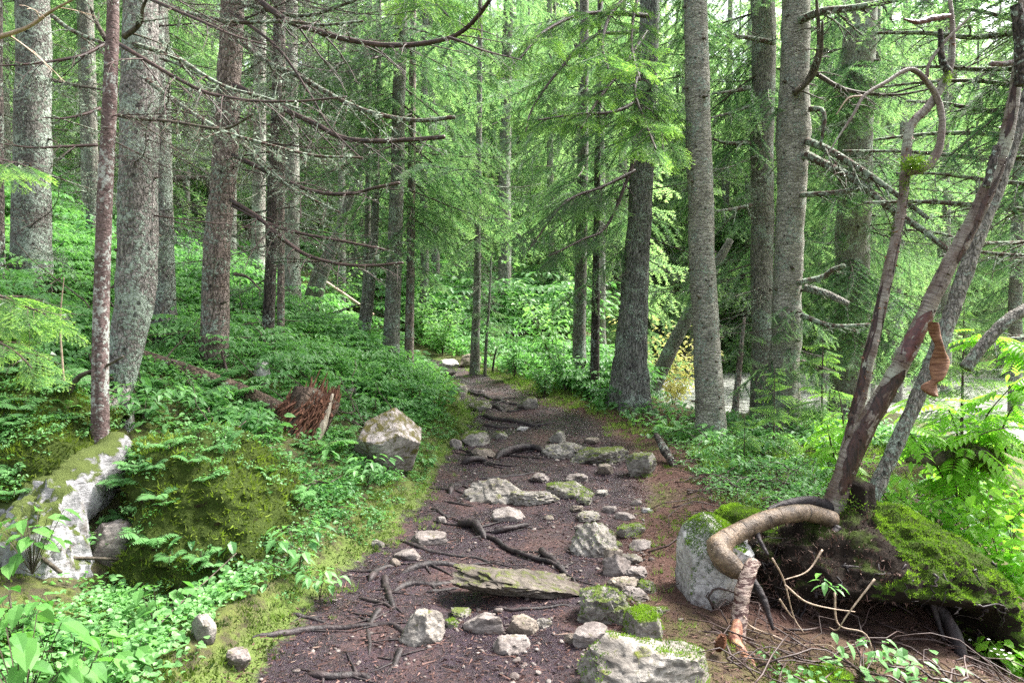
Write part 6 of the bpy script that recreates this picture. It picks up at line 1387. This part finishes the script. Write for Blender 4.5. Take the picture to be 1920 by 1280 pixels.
# rowan: bright compound leaves around and behind the birch
def rowan_leaf(mb, p, yaw, pitch, L, v, g):
    A = leaf_arr(1, .34, .25, .2); Rm = rot3(yaw, pitch)
    Q = (np.array([[s * L, 0, -.25 * L * s * s] for s in np.linspace(0, 1, 6)]) @ Rm.T) + p
    tube(mb, Q, np.linspace(.0018, .0008, 6), 3, 1, 0, cap=False)
    for j in range(6):
        u = .22 + .72 * j / 6; i = min(4, int(u * 5)); q = Q[i] + (Q[i + 1] - Q[i]) * (u * 5 - i)
        for sg in (1, -1): place_leaf(mb, A, q, yaw + sg * 1.15, pitch * .7 + .12, sg * .15, L * .36 * (1 - .25 * abs(u - .5)), np.clip(v + g.normal(0, .1), 0, 1))
    place_leaf(mb, A, Q[-1], yaw, pitch + .3, 0, L * .36, v)
def rowan(label, stems, seed, nl, L, name='rowan_shrub'):
    base = at(*stems[0][0]); o = empty(name, tuple(base), label, 'shrub'); g = np.random.default_rng(seed)
    for pts in stems:
        P = np.array([np.array(at(*q)) for q in pts]); C, s = resample(P, 30)
        mb = MB(); tube(mb, C, np.linspace(.012, .003, 30), 6, 0, .1, seed); link('stem', mb.mesh('stem', M['twig_dark'], True, tuple(base)), o)
        mb = MB()
        for k in range(nl):
            i = int(30 * (.25 + .75 * g.random())); i = min(29, i); yaw = g.uniform(0, 6.28)
            rowan_leaf(mb, C[i] + np.array([math.cos(yaw), math.sin(yaw), .1]) * .03, yaw, g.uniform(-.2, .5), L * g.uniform(.7, 1.2), np.clip(g.normal(.55, .2), 0, 1), g)
        link('foliage', mb.mesh('foliage', [M['leaf_bright'], M['twig']], False, tuple(base)), o)
rowan('rowan shrub with bright feathery leaves filling the space behind the hanging bark curl', [[(1800, 960, 5.2), (1800, 850, 5.1), (1780, 770, 5.0), (1740, 745, 4.9)], [(1800, 960, 5.2), (1830, 850, 5.2), (1850, 780, 5.1), (1900, 720, 5.0)], [(1800, 960, 5.2), (1790, 880, 5.0), (1830, 820, 4.8), (1890, 800, 4.7)], [(1800, 960, 5.2), (1860, 850, 5.2), (1900, 760, 5.2), (1960, 690, 5.2)], [(1800, 960, 5.2), (1760, 880, 5.1), (1720, 830, 5.0), (1690, 800, 4.9)]], 61, 30, .26)
rowan('rowan sprig with bright leaves close against the left side of the birch stems', [[(1590, 940, 4.9), (1585, 850, 5.0), (1580, 780, 5.0), (1572, 730, 5.0)], [(1590, 940, 4.9), (1560, 840, 5.0), (1550, 790, 5.0)]], 62, 20, .2)
rowan('rowan branch with bright leaves at the right edge, level with the red bark band', [[(1990, 800, 5.0), (1930, 690, 5.0), (1880, 640, 5.0), (1840, 620, 4.9)], [(1990, 800, 5.0), (1960, 640, 4.9), (1925, 590, 4.8)]], 63, 20, .24)
rowan('rowan sprig hanging under the mossy broken limb behind the birch', [[(1700, 1000, 4.9), (1690, 930, 4.9), (1700, 890, 4.8)], [(1700, 1000, 4.9), (1730, 950, 4.8), (1790, 930, 4.7)], [(1700, 1000, 4.9), (1680, 960, 4.8), (1640, 905, 4.8)]], 64, 10, .18)
for k, (lab, px, py, Y, sc) in enumerate([('bright round-leaved bush at the right edge below the mossy limb', 1890, 1150, 4.6, 1.0), ('bright leafy bush on the right flank of the mound', 1790, 1110, 5.0, .9), ('light-green bush low in the bottom right corner', 1900, 1280, 4.0, .8), ('leafy bush further back between the birch stems and the right edge', 1850, 1050, 6.2, 1.2), ('pale bush behind the mound, right of the warty trunk', 1560, 900, 7.2, .8)]):
    p = at(px, py, Y); plant('bush', lab, 0, 0, shrub_arr(870 + k, .75, 12, 42, .085, .7), 'leaf_bright', sc, 'bush', loc=(p.x, p.y, min(p.z, gz(p.x, p.y)) if k != 2 else p.z - .2))
# small spruce sapling in front of the warty trunk
SP = []
def sapling(label, px, py, Y, h, seed, n=30):
    p = at(px, py, Y); b = (p.x, p.y, gz(p.x, p.y)); o = empty('spruce_sapling', b, label, 'sapling'); g = random.Random(seed)
    mb = MB(); C = np.array([[0, 0, h * s] for s in np.linspace(0, 1, 8)]); tube(mb, C, np.linspace(.012 * h, .003, 8), 6, 0); link('trunk', mb.mesh('trunk', M['twig']), o)
    for k in range(n):
        u = g.uniform(.08, .98); l = h * .42 * (1 - u) + .1; s_ = l / 1.2; link('bough', ME_NEAR[g.randrange(4)], o, (0, 0, h * u), (g.uniform(-.3, .3), g.uniform(-.2, .3), g.uniform(0, 6.28)), (s_, s_, s_))
sapling('feathery young spruce at the foot of the warty trunk', 1450, 900, 7.6, 1.0, 1)
sapling('tiny spruce seedling left of the feathery young one', 1395, 905, 7.2, .5, 2, 18)
sapling('dim young spruce between the scaly trunk and the birch', 1540, 830, 8.6, 1.5, 3)
sapling('young spruce over the stream seen at the right of the birch foot', 1800, 950, 7.5, 1.8, 4, 40)
# white flowers
def flower(label, px, py, Y, n, seed, spread=.05):
    p = at(px, py, Y); o = empty('white_flower', tuple(p), label, 'flower'); g = np.random.default_rng(seed); mb = MB(); ms = MB()
    base = np.array([.05, 0, -.16]); tube(ms, np.array([base * (1 - s) for s in np.linspace(0, 1, 5)]), np.full(5, .0013), 4, 0)
    for k in range(n):
        c = g.normal(0, spread, 3) * [1, 1, .6]
        tube(ms, np.array([[0, 0, 0], c * .6, c]), np.full(3, .0008), 3, 0)
        A = leaf_arr(1, .6, .1, .1)
        for j in range(5): place_leaf(mb, A, c, j * 1.256 + k, -.3, 0, .011, .5)
    link('stem', ms.mesh('stem', M['grass']), o); link('blossom', mb.mesh('blossom', M['petal'], False), o)
flower('spray of tiny white flowers before the dark cleft of the outcrop', 250, 900, 4.3, 9, 1)
flower('spray of tiny white flowers in the bottom right corner', 1880, 1225, 3.7, 9, 2)
flower('white flowers in the leaves beside the broken stump', 500, 735, 6.6, 8, 3, .08)
flower('white flower dots in the leaves left of the lower mossy boulder foot', 365, 1045, 4.0, 5, 4, .03)
flower('white flowers standing by the feathery young spruce', 1425, 905, 7.0, 7, 5, .08)

# ------------------------------------------------------------------ the wood behind
def forest_tree(x, y, s, crown, label, group, mat='bark_far', r=.16, seed=0, bare=0.):
    o = empty('spruce_tree', (x, y, gz(x, y) - .15), label, 'tree', group); g = random.Random(seed)
    me = TRUNK_ME[seed % len(TRUNK_ME)]; link('trunk', me, o, (0, 0, 0), (g.uniform(-.02, .02), g.uniform(-.02, .02), g.uniform(0, 6)), (s * r / .16, s * r / .16, s))
    if crown is not None: link('crown', crown, o, (0, 0, bare), (0, 0, g.uniform(0, 6.28)), (s, s, s * g.uniform(.9, 1.15)))
    for k in range(5 if y < 22 else 0):
        l = g.uniform(.7, 1.5); link('dead_branch', DEADF[g.randrange(5)], o, (0, 0, g.uniform(1.2, 4.5)), (g.uniform(-.4, .4), g.uniform(-.2, .25), g.uniform(0, 6.28)), (l, l, l))
TRUNK_ME = []
for i in range(4):
    P = np.array([[0, 0, 0], [.03, .02, 5], [-.03, .03, 11], [0, 0, 18.5]]); me, C, rr = trunk_mesh(P, np.array([.17, .14, .10, .03]), M['bark_far'] if i % 2 else M['bark_grey'], 12, .25, .08, .4, .3, i, 20, None); TRUNK_ME.append(me)
rg = random.Random(77); placed = []
used = [(o.location.x, o.location.y) for o, _, _ in TREES.values()]
def ok(x, y, dmin):
    return all((x - a) ** 2 + (y - b) ** 2 > dmin * dmin for a, b in placed) and all((x - a) ** 2 + (y - b) ** 2 > (dmin * .7) ** 2 for a, b in used)
zones = [
 ('left', 46, (-.80, -.22), (11, 40), 'slender grey spruce deep in the wood on the left slope', 'spruces deep in the left wood'),
 ('mid', 30, (-.26, .16), (18, 52), 'spruce among those crowding the hillside straight ahead beyond the bend', 'spruces on the hillside ahead'),
 ('right', 46, (.10, .85), (14, 46), 'spruce in the light green wood beyond the stream on the right', 'spruces beyond the stream'),
]
sd_ = 0
for zn, cnt, (a0, a1), (y0, y1), lab, grp in zones:
    t_ = 0; c_ = 0
    while c_ < cnt and t_ < 4000:
        t_ += 1; y = y0 + (y1 - y0) * rg.random() ** .9; x = y * rg.uniform(a0, a1)
        if not ok(x, y, 1.7 + y * .03): continue
        pm = float(pathmask(np.array([x]), np.array([y]))[0])
        if pm > -.5: continue
        if zn == 'right' and x < 2.5 + .04 * y: continue
        if zn == 'right' and 13 < y < 27 and x / y < .38 and x / y > .18: continue
        placed.append((x, y)); sd_ += 1; c_ += 1
        if y < 20: cr, bare = CR_MID[sd_ % 3], (rg.uniform(1.5, 3.5) if zn == 'left' else rg.uniform(.6, 2.8))
        else: cr, bare = CR_FAR[sd_ % 4], (rg.uniform(0, 2.5) if zn == 'left' else rg.uniform(-.5, 2))
        forest_tree(x, y, rg.uniform(.8, 1.15), cr, lab, grp, r=rg.uniform(.11, .19), seed=sd_, bare=bare)
for k in range(16):
    y = rg.uniform(28, 42); x = y * (.14 + .5 * (k + rg.random()) / 16); sd_ += 1
    forest_tree(x, y, rg.uniform(1.15, 1.4), CR_FAR[sd_ % 4], zones[2][4], zones[2][5], r=.18, seed=sd_, bare=-.5)
# far-off wood on the slopes, one mass
mb = MB(); g = np.random.default_rng(99)
for k in range(190):
    y = g.uniform(44, 84); x = y * (g.uniform(-.9, .9) if k < 130 else g.uniform(.05, .9)); z = gz(x, y); Ht = g.uniform(16, 24)
    zz = .5
    while zz < Ht:
        rad = 3.0 * (1 - zz / Ht) ** .8
        for j in range(4):
            a = g.uniform(0, 6.28); mb.merge(B_VFAR[g.integers(3)], rot3(a, g.uniform(.1, .4), 0), (x, y, z + zz), rad / 2.0, g.random())
        zz += 1.1
tag(link('distant_wood', mb.mesh('distant_wood', [M['needle_sunlit']], False)), 'far conifer wood closing the view on every side', None, None, 'stuff')
